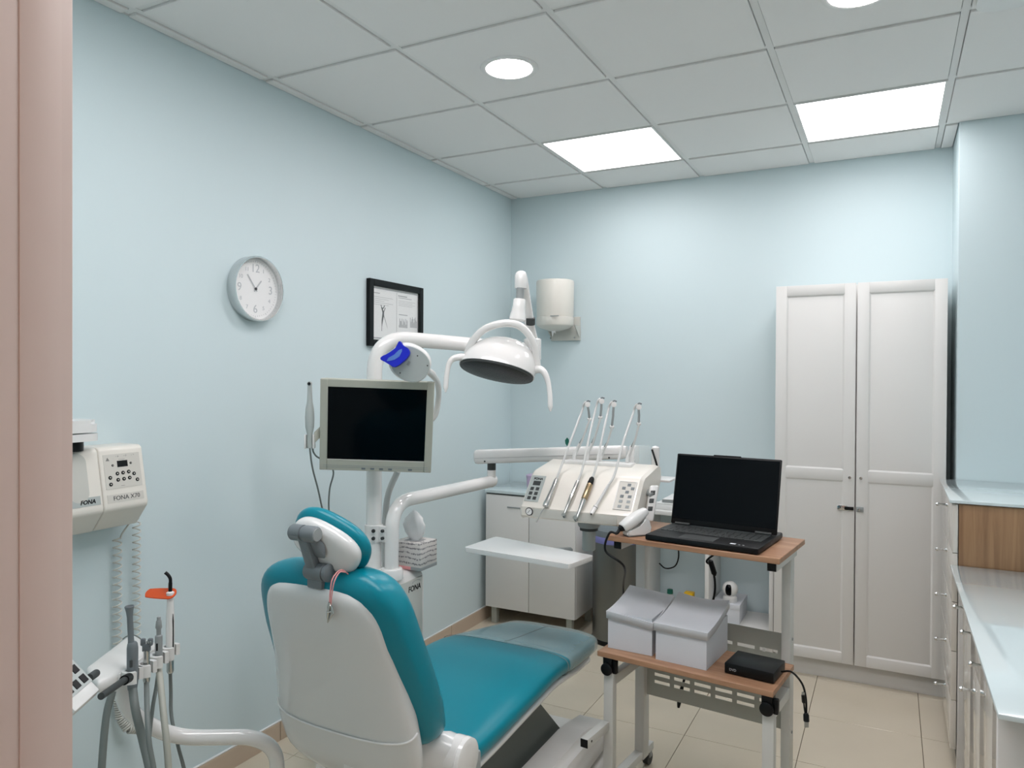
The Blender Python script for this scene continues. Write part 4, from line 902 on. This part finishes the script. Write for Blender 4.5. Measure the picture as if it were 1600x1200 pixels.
part('cable', 'black', t, tube, spl([rb+V((-0.01, -0.014, 0.035)), rb+V((0.004, -0.03, 0.01)), rb+V((0.016, -0.03, -0.03)), rb+V((0.02, -0.03, -0.08))]), 0.004, 8)
# tray
t = thing('instrument_tray', 'empty white rectangular tray below the console', 'tray', (1.06, -1.87, 0.85))
TQ = [at(725, 855, Z=0.868), at(890, 882, Z=0.868), at(928, 868, Z=0.868), at(775, 838, Z=0.868)]
def inset(P, d):
    c_ = sum(P, V((0, 0, 0)))/len(P); return [p+(c_-p)*d for p in P]
TR = []
for i in range(4):
    p, a_, b_ = TQ[i], TQ[i-1], TQ[(i+1) % 4]; ra = (a_-p).normalized()*0.014; rb_ = (b_-p).normalized()*0.014
    for k in range(4): s = k/3; TR.append(p+ra*(1-s)**2+rb_*s*s)
bm = new(); loft(bm, [[p-Z*0.018 for p in inset(TR, 0.012)], [p-Z*0.012 for p in TR], TR]); obj('tray_plate', bm, 'white_gloss', t, 30)
part('tray_arm', 'mid_grey', t, obox, V((1.03, -1.815, 0.838)), V((0.18, 0.145, 0))*0.72, V((-0.02, 0.026, 0)), Z*0.010, 0.003)
# four handpieces, their hoses and whip arms
gH = 'handpieces resting on the console'
TIPS = [((918, 632), (921, 655), (897, 713)), ((940, 627), (938, 652), (917, 714)), ((959, 632), (956, 667), (938, 715)), ((998, 636), (998, 662), (980, 718))]
HP = [((870, 748), (852, 792)), ((903, 752), (881, 805)), ((925, 748), (901, 810)), ((951, 758), (924, 803))]
NM = ['air_syringe', 'turbine_handpiece', 'contra_angle_handpiece', 'scaler_handpiece']
LB = ['silver air-water syringe with thin needle tip, leftmost on the console', 'slim silver turbine handpiece with small head, second from the left', 'bronze and silver contra-angle handpiece with black collar, third from the left', 'white scaler handpiece with bare short tip, rightmost on the console']
for k in range(4):
    (tx, ty), (cx_, cy_), (bx, by) = TIPS[k]; (ax_, ay_), (ex, ey) = HP[k]
    def onface(x, y, off):
        d = at(x, y, D=1)-CAM; p0 = cf(0, 0, off); return CAM+d*((p0-CAM).dot(fnn)/d.dot(fnn))
    base = at(bx, by, Y=-1.515); tip = at(tx, ty, D=(base-CAM).dot(FW)-0.02); mid = at(cx_, cy_, D=(base-CAM).dot(FW)-0.01)
    of_ = (0.015, 0.0125, 0.0145, 0.012)[k]; s = onface(ax_, ay_, of_); e = onface(ex, ey, of_); d = (e-s).normalized(); L = (e-s).length
    t = thing(NM[k], LB[k], 'handpiece', e, 0, gH)
    w = part('whip_arm', 'white_plastic', t, tube, [V((base.x, base.y, 1.1735)), base, base.lerp(mid, 0.35)], [0.008, 0.0072, 0.0045], 12)
    lw = spl([base.lerp(mid, 0.33), base.lerp(mid, 0.62)+RT*0.006, mid]); part('whip_rod', 'hose_grey', w, tube, lw, 0.0034, 8)
    part('rod_sleeve', 'mid_grey', w, tube, [mid, mid.lerp(tip, 0.5)+RT*0.0012, tip-(tip-mid)*0.12], 0.0048, 10)
    part('rod_joint', 'white_gloss', w, cyl, mid-RT*0.008, mid+RT*0.008, 0.0062, 10)
    part('hose_wheel', 'white_gloss', w, lathe, [(0.006, -0.006), (0.011, -0.005), (0.009, 0.0), (0.011, 0.005), (0.006, 0.006)], tip, FW, 18)
    part('wheel_clip', 'grey_plastic', w, tube, spl([tip+UP*0.010-RT*0.006, tip+UP*0.015+RT*0.002, tip+UP*0.012+RT*0.012]), 0.003, 8)
    top = tip+UP*0.011-RT*0.004
    hs = s-d*0.002
    part('hose', 'hose_white', t, tube, spl([top, tip-RT*0.014+UP*0.003, tip-RT*0.024-UP*0.03, tip.lerp(s, 0.45)-RT*0.008, s-d*0.05+fnn*0.004, hs]), 0.0046, 10)
    part('hose_return', 'hose_white', t, tube, spl([base+RT*0.004+Z*0.0, base.lerp(mid, 0.45)-FW*0.014+RT*0.004, mid-FW*0.010]), 0.0042, 8)
    if k == 0:
        part('body', 'steel', t, lathe, [(0.006, 0), (0.0085, 0.01), (0.0085, L*0.45), (0.0105, L*0.75), (0.013, L*0.88), (0.012, L*0.98), (0.006, L)], s, d, 20)
        part('needle', 'steel', t, tube, [e, onface(846, 800, 0.012), onface(838, 816, 0.008)], 0.0018, 8)
    elif k == 1:
        part('body', 'steel', t, lathe, [(0.007, 0), (0.0085, L*0.1), (0.008, L*0.4), (0.0092, L*0.42), (0.0065, L*0.75), (0.005, L*0.97)], s, d, 20)
        part('head', 'chrome', t, cyl, e+fnn*0.006, e-fnn*0.008, 0.0075, 16)
    elif k == 2:
        part('collar', 'black', t, lathe, [(0.006, -0.006), (0.0095, 0.0), (0.0115, 0.022), (0.0105, 0.026)], s, d, 18)
        part('motor', 'brass_steel', t, lathe, [(0.011, 0.026), (0.0115, 0.03), (0.0115, L*0.52), (0.0105, L*0.53)], s, d, 20)
        b_ = s+d*L*0.8; part('neck', 'steel', t, tube, [s+d*L*0.52, s+d*L*0.6, b_, e], [0.0098, 0.0098, 0.0068, 0.0058], 16)
        part('head', 'chrome', t, cyl, e+fnn*0.007-RT*0.004, e-fnn*0.009-RT*0.004, 0.0085, 16)
    else:
        part('body', 'hose_white', t, tube, [s, s+d*L*0.55, s+d*L*0.72], [0.0056, 0.0056, 0.0056], 14)
        part('cuff', 'white_gloss', t, tube, [s+d*L*0.72, s+d*L*0.8, e], [0.0085, 0.0085, 0.0075], 16)
        part('cuff_ring', 'dark_grey', t, tube, [s+d*L*0.775, s+d*L*0.79], 0.0089, 16)
        part('tip', 'dark_grey', t, cyl, e, e+d*0.004, 0.003, 10)

# ---------------------------------------------------------------- low cabinet in the corner
lx0, lx1, ly, lz0, lz1 = 0.040, 0.635, -0.385, 0.105, 0.812
t = thing('low_cabinet', 'white two-door low cabinet on metal legs in the corner', 'cabinet', ((lx0+lx1)/2, -0.2, 0))
part('carcass', 'lacquer', t, box, (lx0, ly, lz0), (lx1, -0.014, lz1-0.012), 0.001)
part('worktop', 'glass_top', t, box, (lx0-0.004, ly-0.022, lz1-0.006), (lx1+0.004, -0.013, lz1+0.012), 0.002)
part('shadow_gap', 'dark_grey', t, box, (lx0+0.002, ly-0.012, lz1-0.013), (lx1-0.002, ly, lz1-0.005))
xm = 0.336
for x0, x1, hx in ((lx0+0.002, xm-0.002, xm-0.09), (xm+0.002, lx1-0.002, xm+0.09)):
    d = part('door', 'lacquer', t, box, (x0, ly-0.019, lz0+0.002), (x1, ly-0.001, lz1-0.016), 0.0012)
    part('finger_pull', 'mid_grey', d, box, (hx-0.055, ly-0.024, lz1-0.088), (hx+0.055, ly-0.019, lz1-0.080), 0.001)
for x in (lx0+0.045, lx1-0.05):
    for y in (ly+0.03, -0.06): part('leg', 'panel_paint', t, box, (x-0.018, y-0.018, 0), (x+0.018, y+0.018, lz0), 0.001)
zt = lz1+0.0125
t = thing('lilac_container', 'pale lilac plastic container on the low cabinet', 'container', (0.30, -0.22, zt))
part('body', 'lilac', t, lathe, [(0.046, 0), (0.052, 0.006), (0.055, 0.07), (0.053, 0.074)], (0.30, -0.24, zt), Z, 28)
part('lid', 'lilac', t, lathe, [(0.057, 0.072), (0.058, 0.086), (0.05, 0.09), (0.001, 0.091)], (0.30, -0.24, zt), Z, 28)
t = thing('glass_jar', 'clear lidded jar on the low cabinet under the spring arm', 'jar', (0.42, -0.12, zt))
part('jar', 'clear', t, lathe, [(0.04, 0), (0.042, 0.005), (0.042, 0.11), (0.038, 0.115), (0.001, 0.116)], (0.43, -0.12, zt), Z, 24)
part('lid', 'grey_white', t, lathe, [(0.04, 0.116), (0.043, 0.118), (0.043, 0.13), (0.001, 0.131)], (0.43, -0.12, zt), Z, 24)
c_ = at(889, 692, Y=-0.04)
t = thing('potted_plant', 'small dark green plant leaf showing above the spring arm', 'plant', (0.52, -0.16, zt))
part('pot', 'white_plastic', t, lathe, [(0.035, 0), (0.045, 0.07), (0.047, 0.08), (0.04, 0.082), (0.001, 0.078)], (0.52, -0.16, zt), Z, 22)
for px_, py_, w in ((886, 690, 0.013), (893, 706, 0.010), (878, 708, 0.010)):
    q_ = at(px_, py_, Y=-0.16); bs = V((0.52, -0.16, zt+0.075)); md = bs.lerp(q_, 0.5)+Z*0.01
    part('stem', 'green_cap', t, tube, spl([bs, md, q_-Z*0.01]), 0.002, 6)
    bm = new(); prism(bm, [(0, -0.028), (w, -0.008), (w*0.9, 0.012), (0, 0.026), (-w, 0.008), (-w*0.8, -0.012)], q_, RT, Z, FW*0.002); obj('leaf', bm, 'green_cap', t)

# ---------------------------------------------------------------- waste bin
bc = V((0.85, -0.30, 0))
t = thing('waste_bin', 'brushed steel cylindrical waste bin with blue liner beside the low cabinet', 'bin', bc)
part('body', 'bin_steel', t, lathe, [(0.135, 0.02), (0.137, 0.03), (0.137, 0.575), (0.132, 0.58), (0.131, 0.585)], bc, Z, 40)
part('base_ring', 'black', t, lathe, [(0.139, 0), (0.141, 0.004), (0.141, 0.022), (0.137, 0.026)], bc, Z, 40)
part('liner_edge', 'bag_blue', t, lathe, [(0.138, 0.575), (0.1405, 0.582), (0.1405, 0.606), (0.1375, 0.612)], bc, Z, 40)
part('lid', 'grey_plastic', t, lathe, [(0.137, 0.608), (0.138, 0.616), (0.132, 0.645), (0.10, 0.662), (0.001, 0.667)], bc, Z, 40)

# ---------------------------------------------------------------- cube shelf behind the trolley
sx0_, sx1_, sy_, th = 1.005, 1.716, -0.325, 0.022
t = thing('cube_shelf', 'low white open cube shelf behind the trolley', 'shelf', ((sx0_+sx1_)/2, -0.17, 0))
sm_ = 1.372
for x in (sx0_, sm_-th/2, sx1_-th): part('upright', 'lacquer', t, box, (x, sy_, 0.0), (x+th, -0.014, 0.75), 0.001)
for z in (0.168, 0.75): part('shelf_board', 'lacquer', t, box, (sx0_, sy_+0.001, z), (sx1_, -0.0145, z+th), 0.001) if z == 0.75 else [part('shelf_board', 'lacquer', t, box, (a_+0.0003, sy_+0.001, z), (b_-0.0003, -0.0145, z+th), 0.001) for a_, b_ in ((sx0_+th, sm_-th/2), (sm_+th/2, sx1_-th))]
part('plinth', 'lacquer', t, box, (sx0_+th, sy_+0.03, 0.0), (sx1_-th, sy_+0.045, 0.168))
zb = 0.168+th
SB = 0.105
t = thing('white_carton', 'small white carton in the right shelf cell under the indoor camera', 'box', (1.50, -0.2, zb))
b0 = at(1142, 962, Y=-0.29)
part('carton', 'card_white', t, box, (b0.x-0.10, -0.29, zb+0.0005), (b0.x+0.045, -0.06, zb+SB-0.025), 0.002)
part('carton_lid', 'card_white', t, box, (b0.x-0.102, -0.292, zb+SB-0.027), (b0.x+0.047, -0.058, zb+SB), 0.002)
cb_ = V((b0.x-0.015, -0.235, zb+SB+0.0005))
t = thing('indoor_camera', 'round white indoor security camera with black lens window on the carton', 'security camera', cb_)
part('base', 'white_plastic', t, lathe, [(0.036, 0), (0.038, 0.004), (0.037, 0.026), (0.030, 0.032), (0.026, 0.036)], cb_, Z, 30)
bc_ = cb_+Z*0.068
part('head', 'white_plastic', t, ellipsoid, bc_, (X*0.042, Y*0.042, Z*0.042))
vd = (CAM-bc_); vd.z = 0.0; vd.normalize(); vr = Z.cross(vd).normalized(); vd = (vd-vr*0.25).normalized(); vr = Z.cross(vd).normalized()
bm = new(); rr = []
for s_, off in ((1.0, 0.0), (0.92, 0.0012), (0.6, 0.0014), (0.3, 0.0014), (0.03, 0.0014)):
    rg = []
    for k in range(32):
        a_ = 2*PI*k/32; x_, z_ = 0.0165*s_*math.cos(a_), (0.030*s_)*math.sin(a_); z_ = max(-0.03, min(0.03, z_*1.0)); x_ = 0.0165*s_*math.copysign(abs(math.cos(a_))**0.5, math.cos(a_))
        r_ = math.sqrt(max(0, 0.0424**2-x_*x_-z_*z_)); rg.append(bc_+vr*x_+Z*z_+vd*(r_+off))
    rr.append(rg)
loft(bm, rr); obj('lens_window', bm, 'screen_black', t, 60)
p_ = at(1047, 920, Y=-0.17)
t = thing('green_cap_bottle', 'white bottle with dark green cap in the left shelf cell', 'bottle', (p_.x, -0.17, zb))
zc = at(1047, 927, Y=-0.17).z
part('bottle', 'white_plastic', t, lathe, [(0.026, 0), (0.028, 0.005), (0.028, zc-zb-0.040), (0.024, zc-zb-0.02), (0.014, zc-zb-0.004), (0.013, zc-zb)], (p_.x, -0.17, zb+0.0006), Z, 24)
part('cap', 'green_cap', t, lathe, [(0.017, 0), (0.0175, 0.004), (0.016, 0.024), (0.001, 0.026)], (p_.x, -0.17, zc-0.001), Z, 20)
p_ = at(1077, 930, Y=-0.20); zc = p_.z+0.018
t = thing('yellow_cap_jar', 'white jar with square yellow lid in the left shelf cell', 'jar', (p_.x, -0.2, zb))
part('jar', 'white_plastic', t, box, (p_.x-0.024, -0.224, zb+0.0005), (p_.x+0.024, -0.176, zc-0.045), 0.006)
part('lid', 'yellow', t, box, (p_.x-0.026, -0.226, zc-0.045), (p_.x+0.026, -0.174, zc), 0.004)
t = thing('shelf_cable', 'black cable looping in the left shelf cell', 'cable', at(1050, 885, Y=-0.05))
part('cord', 'black', t, tube, spl([at(1060, 855, Y=-0.05), at(1060, 872, Y=-0.05), at(1054, 885, Y=-0.05), at(1040, 888, Y=-0.05), at(1030, 880, Y=-0.06)]), 0.004, 8)
# things lying on the shelf top
t = thing('paper_stack', 'stack of white trays and papers on the shelf behind the laptop', 'papers', (1.2, -0.17, 0.7725))
for k, (w_, d_, h_, z_, m_) in enumerate(((0.30, 0.24, 0.030, 0.0, 'white_plastic'), (0.29, 0.23, 0.006, 0.031, 'paper'), (0.26, 0.20, 0.016, 0.038, 'mid_grey'), (0.27, 0.21, 0.005, 0.055, 'paper'))):
    part('sheet' if 'paper' in m_ else 'tray', m_, t, box, (1.215-w_/2+0.01*k, -0.165-d_/2, 0.7725+z_), (1.215+w_/2+0.01*k, -0.165+d_/2, 0.7725+z_+h_), 0.002)

# ---------------------------------------------------------------- laptop trolley
TZ = math.radians(-6.8)
TO = V((1.352, -1.868, 0))
tu = V((math.cos(TZ), math.sin(TZ), 0)); tv = V((-math.sin(TZ), math.cos(TZ), 0))
def T(a_, b_, z): return TO+tu*a_+tv*b_+Z*z
def tb(bm, a0, a1, b0_, b1_, z0, z1, bev=0.0, seg=2): obox(bm, T(a0, b0_, z0), tu*(a1-a0), tv*(b1_-b0_), Z*(z1-z0), bev, seg)
t = thing('laptop_trolley', 'two-level laptop trolley with oak boards on a pale grey steel frame', 'trolley', T(0.3, 0.15, 0), TZ)
TWD, TDP, TTZ, TLZ = 0.600, 0.345, 0.950, 0.550
part('top_board', 'trolley_oak', t, tb, 0, TWD, 0, TDP, TTZ-0.018, TTZ, 0.0015, 1)
part('lower_board', 'trolley_oak', t, tb, -0.008, TWD-0.004, -0.05, 0.215, TLZ-0.018, TLZ, 0.0015, 1)
for a_ in (0.016, TWD-0.046):
    rl = part('board_tube', 'metal_paint', t, tb, a_, a_+0.030, 0.030, 0.30, TTZ-0.050, TTZ-0.0185, 0.002)
    part('end_cap', 'black', rl, tb, a_+0.001, a_+0.029, 0.026, 0.030, TTZ-0.049, TTZ-0.0195, 0.001, 1)
for a_, s_ in ((0.008, 1), (0.549, -1)):
    part('rear_post', 'metal_paint', t, tb, a_, a_+0.037-0.007*(s_ < 0), 0.235, 0.285, 0.055, TTZ-0.0505, 0.002)
for a_ in (0.004, TWD-0.046):
    lg = part('front_leg', 'metal_paint', t, tb, a_+0.004, a_+0.040, -0.030, 0.0, 0.055, TLZ-0.075, 0.002)
    part('side_rail', 'metal_paint', t, tb, (a_ if a_ < 0.1 else 0.540)+0.010, (a_ if a_ < 0.1 else 0.540)+0.038, 0.0005, 0.2345, TLZ-0.125, TLZ-0.090, 0.002)
    cm = part('height_clamp', 'black', t, tb, a_+0.002, a_+0.036, -0.034, 0.004, TLZ-0.074, TLZ-0.0185, 0.003)
    part('clamp_knob', 'black', cm, lathe, [(0.017, 0), (0.0215, 0.003), (0.0215, 0.010), (0.018, 0.012), (0.001, 0.0125)], T(a_+0.020, -0.033, TLZ-0.062), -tv, 20)
    part('clamp_lug', 'black', cm, tb, a_+0.036, a_+0.052, -0.030, -0.010, TLZ-0.078, TLZ-0.030, 0.004)
    ft = part('foot_beam', 'metal_paint', t, tb, a_+0.004, a_+0.038, -0.11, 0.34, 0.055, 0.085, 0.002)
    for b_ in (-0.09, 0.32):
        cs = part('castor', 'dark_grey', t, cyl, T(a_+0.010, b_, 0.0255), T(a_+0.032, b_, 0.0255), 0.025, 20)
        part('castor_fork', 'mid_grey', cs, tb, a_+0.006, a_+0.036, b_-0.012, b_+0.012, 0.030, 0.0545, 0.002)
sb_ = part('stub_bracket', 'metal_paint', t, tb, 0.004, 0.032, -0.19, -0.031, 0.272, 0.302, 0.0015)
part('end_cap', 'black', sb_, tb, 0.0045, 0.0315, -0.193, -0.19, 0.273, 0.301, 0.001, 1)
part('bracket_hole', 'black', sb_, lathe, [(0.004, 0), (0.004, 0.0008), (0.0001, 0.0008)], T(0.0325, -0.165, 0.288), tu, 12)
# slotted back panel: solid strips between the slots
px0, px1, pz0, pz1, pb = 0.046, 0.548, 0.300, 0.632, 0.262
rows = [(0.350, 0.362), (0.378, 0.390), (0.406, 0.418), (0.558, 0.570)]
ncol = 6; cw = (px1-px0-0.03)/ncol
pn = new(); zc = pz0
for z0_, z1_ in rows:
    tb(pn, px0, px1, pb, pb+0.002, zc, z0_)
    tb(pn, px0, px0+0.03, pb, pb+0.002, z0_, z1_)
    for k in range(ncol): tb(pn, px0+0.03+cw*k+cw*0.78, px0+0.03+cw*(k+1), pb, pb+0.002, z0_, z1_)
    zc = z1_
tb(pn, px0, px1, pb, pb+0.002, zc, pz1)
obj('back_panel', pn, 'panel_paint', t, 0)
part('rubber_feet_block', 'white_plastic', t, tb, 0.480, 0.490, pb-0.004, pb, 0.557, 0.571, 0.001, 1)
for z_ in (0.62, 0.30): part('side_bolt', 'mid_grey', t, lathe, [(0.005, 0), (0.005, 0.003), (0.001, 0.004)], T(0.579, 0.26, z_), tu, 12)

# ---------------------------------------------------------------- laptop
lw_, ld_ = 0.388, 0.305
la, lb_ = 0.145, 0.006
def Lp(a_, b_, z): return T(la+a_, lb_+b_, TTZ+z)
def lbx(bm, a0, a1, b0_, b1_, z0, z1, bev=0.0, seg=2): obox(bm, Lp(a0, b0_, z0), tu*(a1-a0), tv*(b1_-b0_), Z*(z1-z0), bev, seg)
t = thing('laptop', 'open black laptop with dark screen on the top board of the trolley', 'laptop', Lp(lw_/2, ld_/2, 0), TZ)
part('base', 'black', t, lbx, 0, lw_, 0, ld_, 0.002, 0.022, 0.005)
for a_ in (0.04, lw_-0.06):
    for b_ in (0.03, ld_-0.05): part('rubber_foot', 'dark_grey', t, lbx, a_, a_+0.02, b_, b_+0.02, 0.0003, 0.0025)
part('touchpad', 'dark_grey', t, lbx, 0.115, 0.235, 0.012, 0.085, 0.022, 0.0225)
krows = 6
for r_ in range(krows):
    y0_ = 0.100+r_*0.0195; n = 15 if r_ != 0 else 11; x_ = 0.018; wid = [0.0215]*16
    tot = lw_-0.036
    if r_ == 0: ws = [0.020, 0.020, 0.020, 0.020, 0.115, 0.020, 0.020, 0.022, 0.022, 0.03, 0.03]
    else: ws = [0.020+0.008*((r_*7) % 3 == 0)]+[0.0195]*14
    sc_ = tot/sum(ws)
    for w_ in ws:
        part('key', 'dark_grey', t, lbx, x_+0.001, x_+w_*sc_-0.0012, y0_, y0_+0.017, 0.0218, 0.0236, 0.0)
        x_ += w_*sc_
hy_ = ld_-0.075
tilt = math.radians(14); sv = (Z*math.cos(tilt)+tv*math.sin(tilt)); sn = tu.cross(sv)
S0 = Lp(0.002, hy_, 0.024); sh_ = 0.262
lid = part('screen_lid', 'black', t, obox, S0, tu*(lw_-0.004), sv*sh_, -sn*0.008 if sn.dot(FW) < 0 else sn*0.008, 0.004)
part('camera_notch', 'black', lid, obox, S0+tu*(lw_*0.36)+sv*(sh_-0.002), tu*(lw_*0.26), sv*0.005, -sn*0.008 if sn.dot(FW) < 0 else sn*0.008, 0.0015, 1)
fs = -1 if sn.dot(FW) > 0 else 1
part('display', 'screen_black', lid, obox, S0+tu*0.006+sv*0.020+sn*fs*0.0002, tu*(lw_-0.016), sv*(sh_-0.027), sn*fs*0.0008, smooth=0)
for a_ in (0.02, lw_-0.075): part('hinge', 'dark_grey', t, cyl, Lp(a_, hy_+0.003, 0.025), Lp(a_+0.055, hy_+0.003, 0.025), 0.006, 14)
for a_, w_, m_ in ((0.290, 0.018, 'card_white'), (0.318, 0.006, 'pale_ink'), (0.331, 0.006, 'pale_ink')): part('sticker', m_, t, lbx, a_, a_+w_, 0.018, 0.018+w_*0.8, 0.022, 0.0224)
part('sticker', 'ink', t, lbx, 0.025, 0.045, 0.035, 0.043, 0.022, 0.0224)
for z_ in (0.075, 0.105): part('side_port', 'dark_grey', t, lbx, lw_-0.0002, lw_+0.0005, z_+0.07, z_+0.09, 0.008, 0.014)

# ---------------------------------------------------------------- intraoral scanner in its cradle
sc0 = T(0.082, 0.055, TTZ+0.0004)
t = thing('intraoral_scanner', 'white scanner wand lying in its cradle left of the laptop', 'scanner', sc0)
bm = new(); P = [(-0.035, 0.0), (0.05, 0.0), (0.062, 0.02), (0.052, 0.055), (0.036, 0.065), (0.02, 0.032), (-0.02, 0.022), (-0.036, 0.018)]
dS = (tv*0.80+tu*0.60).normalized(); nS = Z.cross(dS)
prism(bm, P, sc0-nS*0.022+Z*0.0008, dS, Z, nS*0.044); bmesh.ops.bevel(bm, geom=list(bm.edges), offset=0.005, segments=2, affect='EDGES'); obj('cradle', bm, 'white_plastic', t, 50)
w0, w1 = sc0+Z*0.030-dS*0.048, sc0+Z*0.088+dS*0.050; wdv = (w1-w0); wu = nS; wv = wdv.normalized().cross(wu)
bm = new(); loft(bm, [sell(w0+wdv*f_, wu, wv, a_, b_, 3.2, 24) for f_, a_, b_ in ((0, 0.018, 0.012), (0.04, 0.023, 0.016), (0.3, 0.025, 0.019), (0.6, 0.022, 0.019), (0.8, 0.020, 0.016), (0.96, 0.017, 0.012), (1, 0.012, 0.008))]); obj('wand', bm, 'white_plastic', t, 60)
part('wand_end', 'black', t, lambda bm: loft(bm, [sell(w0+wdv*f_, wu, wv, a_, b_, 3, 20) for f_, a_, b_ in ((-0.10, 0.008, 0.007), (-0.03, 0.016, 0.010), (0.01, 0.0185, 0.0125))]), smooth=50)
e0 = w0-wdv*0.10
part('cable', 'black', t, tube, spl([e0, e0-dS*0.012-Z*0.012, T(0.018, -0.012, TTZ+0.012), T(0.008, -0.022, TTZ-0.05), at(975, 885, D=2.60), at(974, 915, D=2.84), at(976, 960, D=2.94), at(982, 1010, D=2.96)]), [0.0058]*10+[0.0042]*47, 10)
part('base_pad', 'dark_grey', t, lambda bm: obox(bm, sc0-nS*0.021-dS*0.034, dS*0.084, nS*0.042, Z*0.0012))

# ---------------------------------------------------------------- two shoe boxes on the lower board
def shoebox(a_, b_, rz, w_, d_, h_, label, sag, lift):
    o = T(a_, b_, TLZ+0.0005); ang = TZ+math.radians(rz); u_ = V((math.cos(ang), math.sin(ang), 0)); v_ = V((-math.sin(ang), math.cos(ang), 0))
    t = thing('shoe_box', label, 'box', o+u_*w_/2+v_*d_/2, 0, 'white boxes on the lower board')
    bm = new(); cs = [o, o+u_*w_, o+u_*w_+v_*d_, o+v_*d_]; c_ = o+u_*w_/2+v_*d_/2
    inn = [c_+(p-c_)*0.985 for p in cs]
    loft(bm, [[p for p in inn], [p+Z*0.002 for p in inn][:], [p+Z*h_ for p in inn]], cap=False); bm.faces.new([bm.verts[i] for i in range(4)]) if hasattr(bm.verts, 'ensure_lookup_table') and not bm.verts.ensure_lookup_table() else None
    body = obj('box_body', bm, 'card_white', t, 0); sol = body.modifiers.new('card', 'SOLIDIFY'); sol.thickness = 0.002; sol.offset = -1
    bm = new(); N = 8; lipo = 0.026; g = 0.004
    def tp(i, j):
        x_ = -g+(w_+2*g)*i/N; y_ = -g+(d_+2*g)*j/N; fx, fy = i/N, j/N
        return o+u_*x_+v_*y_+Z*(h_+0.004+lift*fy*fy+sag(fx, fy))
    G = [[bm.verts.new(tp(i, j)) for j in range(N+1)] for i in range(N+1)]
    for i in range(N):
        for j in range(N): bm.faces.new((G[i][j], G[i+1][j], G[i+1][j+1], G[i][j+1]))
    loop = [G[i][0] for i in range(N)]+[G[N][j] for j in range(N)]+[G[i][N] for i in range(N, 0, -1)]+[G[0][j] for j in range(N, 0, -1)]
    low = [bm.verts.new(v.co-Z*lipo) for v in loop]
    for k in range(len(loop)): k2 = (k+1) % len(loop); bm.faces.new((loop[k2], loop[k], low[k], low[k2]))
    l_ = obj('lid', bm, 'card_white', t, 30); sol = l_.modifiers.new('card', 'SOLIDIFY'); sol.thickness = 0.0018; sol.offset = -1
shoebox(0.008, -0.002, 4.0, 0.166, 0.226, 0.128, 'white lidded shoe box on the left of the lower board', lambda x_, y_: -0.016*x_, 0.036)
shoebox(0.192, -0.008, 0.5, 0.180, 0.228, 0.124, 'white shoe box with its lid propped up, beside the disc drive', lambda x_, y_: -0.002+0.010*(2*x_-1)**2*y_, 0.040)
# optical drive
do = T(0.425, 0.010, TLZ+0.0005); an = TZ+math.radians(-1); u_ = V((math.cos(an), math.sin(an), 0)); v_ = V((-math.sin(an), math.cos(an), 0))
t = thing('disc_drive', 'flat black external disc drive on the lower board', 'disc drive', do+u_*0.08+v_*0.07, an)
part('case', 'black', t, obox, do+Z*0.001, u_*0.158, v_*0.135, Z*0.034, 0.004)
bm = new(); text_bm(bm, 'DVD', do+u_*0.028-v_*0.0006+Z*0.016, u_, Z, 0.011, bold=0.0002); obj('lettering', bm, 'pale_ink', t, 0)
for i in (0.02, 0.13):
    part('rubber_foot', 'dark_grey', t, obox, do+u_*i+v_*0.02, u_*0.01, v_*0.01, Z*0.0012)
cs_ = do+u_*0.158+v_*0.075+Z*0.018
t = thing('usb_cable', 'black split usb cable hanging from the disc drive off the board', 'cable', cs_)
cw_ = [cs_+u_*0.0045, at(1237, 1050, D=2.27), at(1253, 1068, D=2.25), at(1259, 1090, D=2.24), at(1260, 1120, D=2.24)]
part('cord', 'black', t, tube, spl(cw_), 0.0032, 10)
part('cord', 'black', t, tube, spl([at(1259, 1118, D=2.24), at(1257, 1108, D=2.238), at(1256, 1098, D=2.236)]), 0.0024, 8)
p0_, p1_ = at(1259.5, 1114, D=2.238), at(1260, 1127, D=2.236)
part('plug_body', 'black', t, tube, [p0_, p0_.lerp(p1_, 0.2), p1_], [0.005, 0.0085, 0.0085], 8)
part('plug_contact', 'steel', t, obox, p1_-RT*0.006-FW*0.0025, RT*0.012, FW*0.005, -UP*0.018)
p0_, p1_ = at(1256, 1099, D=2.236), at(1255, 1086, D=2.234)
part('plug_body', 'black', t, tube, [p0_, p0_.lerp(p1_, 0.15), p1_], [0.003, 0.0058, 0.0058], 8)
part('plug_contact', 'steel', t, obox, p1_-RT*0.004-FW*0.002, RT*0.008, FW*0.004, UP*0.009)
# laptop power lead behind the boards
t = thing('power_lead', 'black power lead with inline adapter hanging behind the trolley top', 'cable', at(1112, 880, D=2.86))
part('cord', 'black', t, tube, spl([T(0.42, 0.352, TTZ+0.006), at(1108, 872, D=2.86), at(1112, 885, D=2.86), at(1117, 908, D=2.85), at(1115, 935, D=2.85), at(1100, 975, D=2.85), at(1085, 1015, D=2.85), at(1072, 1055, D=2.83), at(1061, 1085, D=2.82), at(1060, 1105, D=2.82), at(1064, 1092, D=2.82), at(1068, 1065, D=2.82), at(1075, 1030, D=2.83)]), 0.0042, 10)
a0_, a1_ = at(1110, 877, D=2.855), at(1116, 896, D=2.85)
part('adapter', 'black', t, tube, [a0_-(a1_-a0_)*0.15, a0_, a1_, a1_+(a1_-a0_)*0.2], [0.004, 0.0105, 0.0105, 0.004], 10)
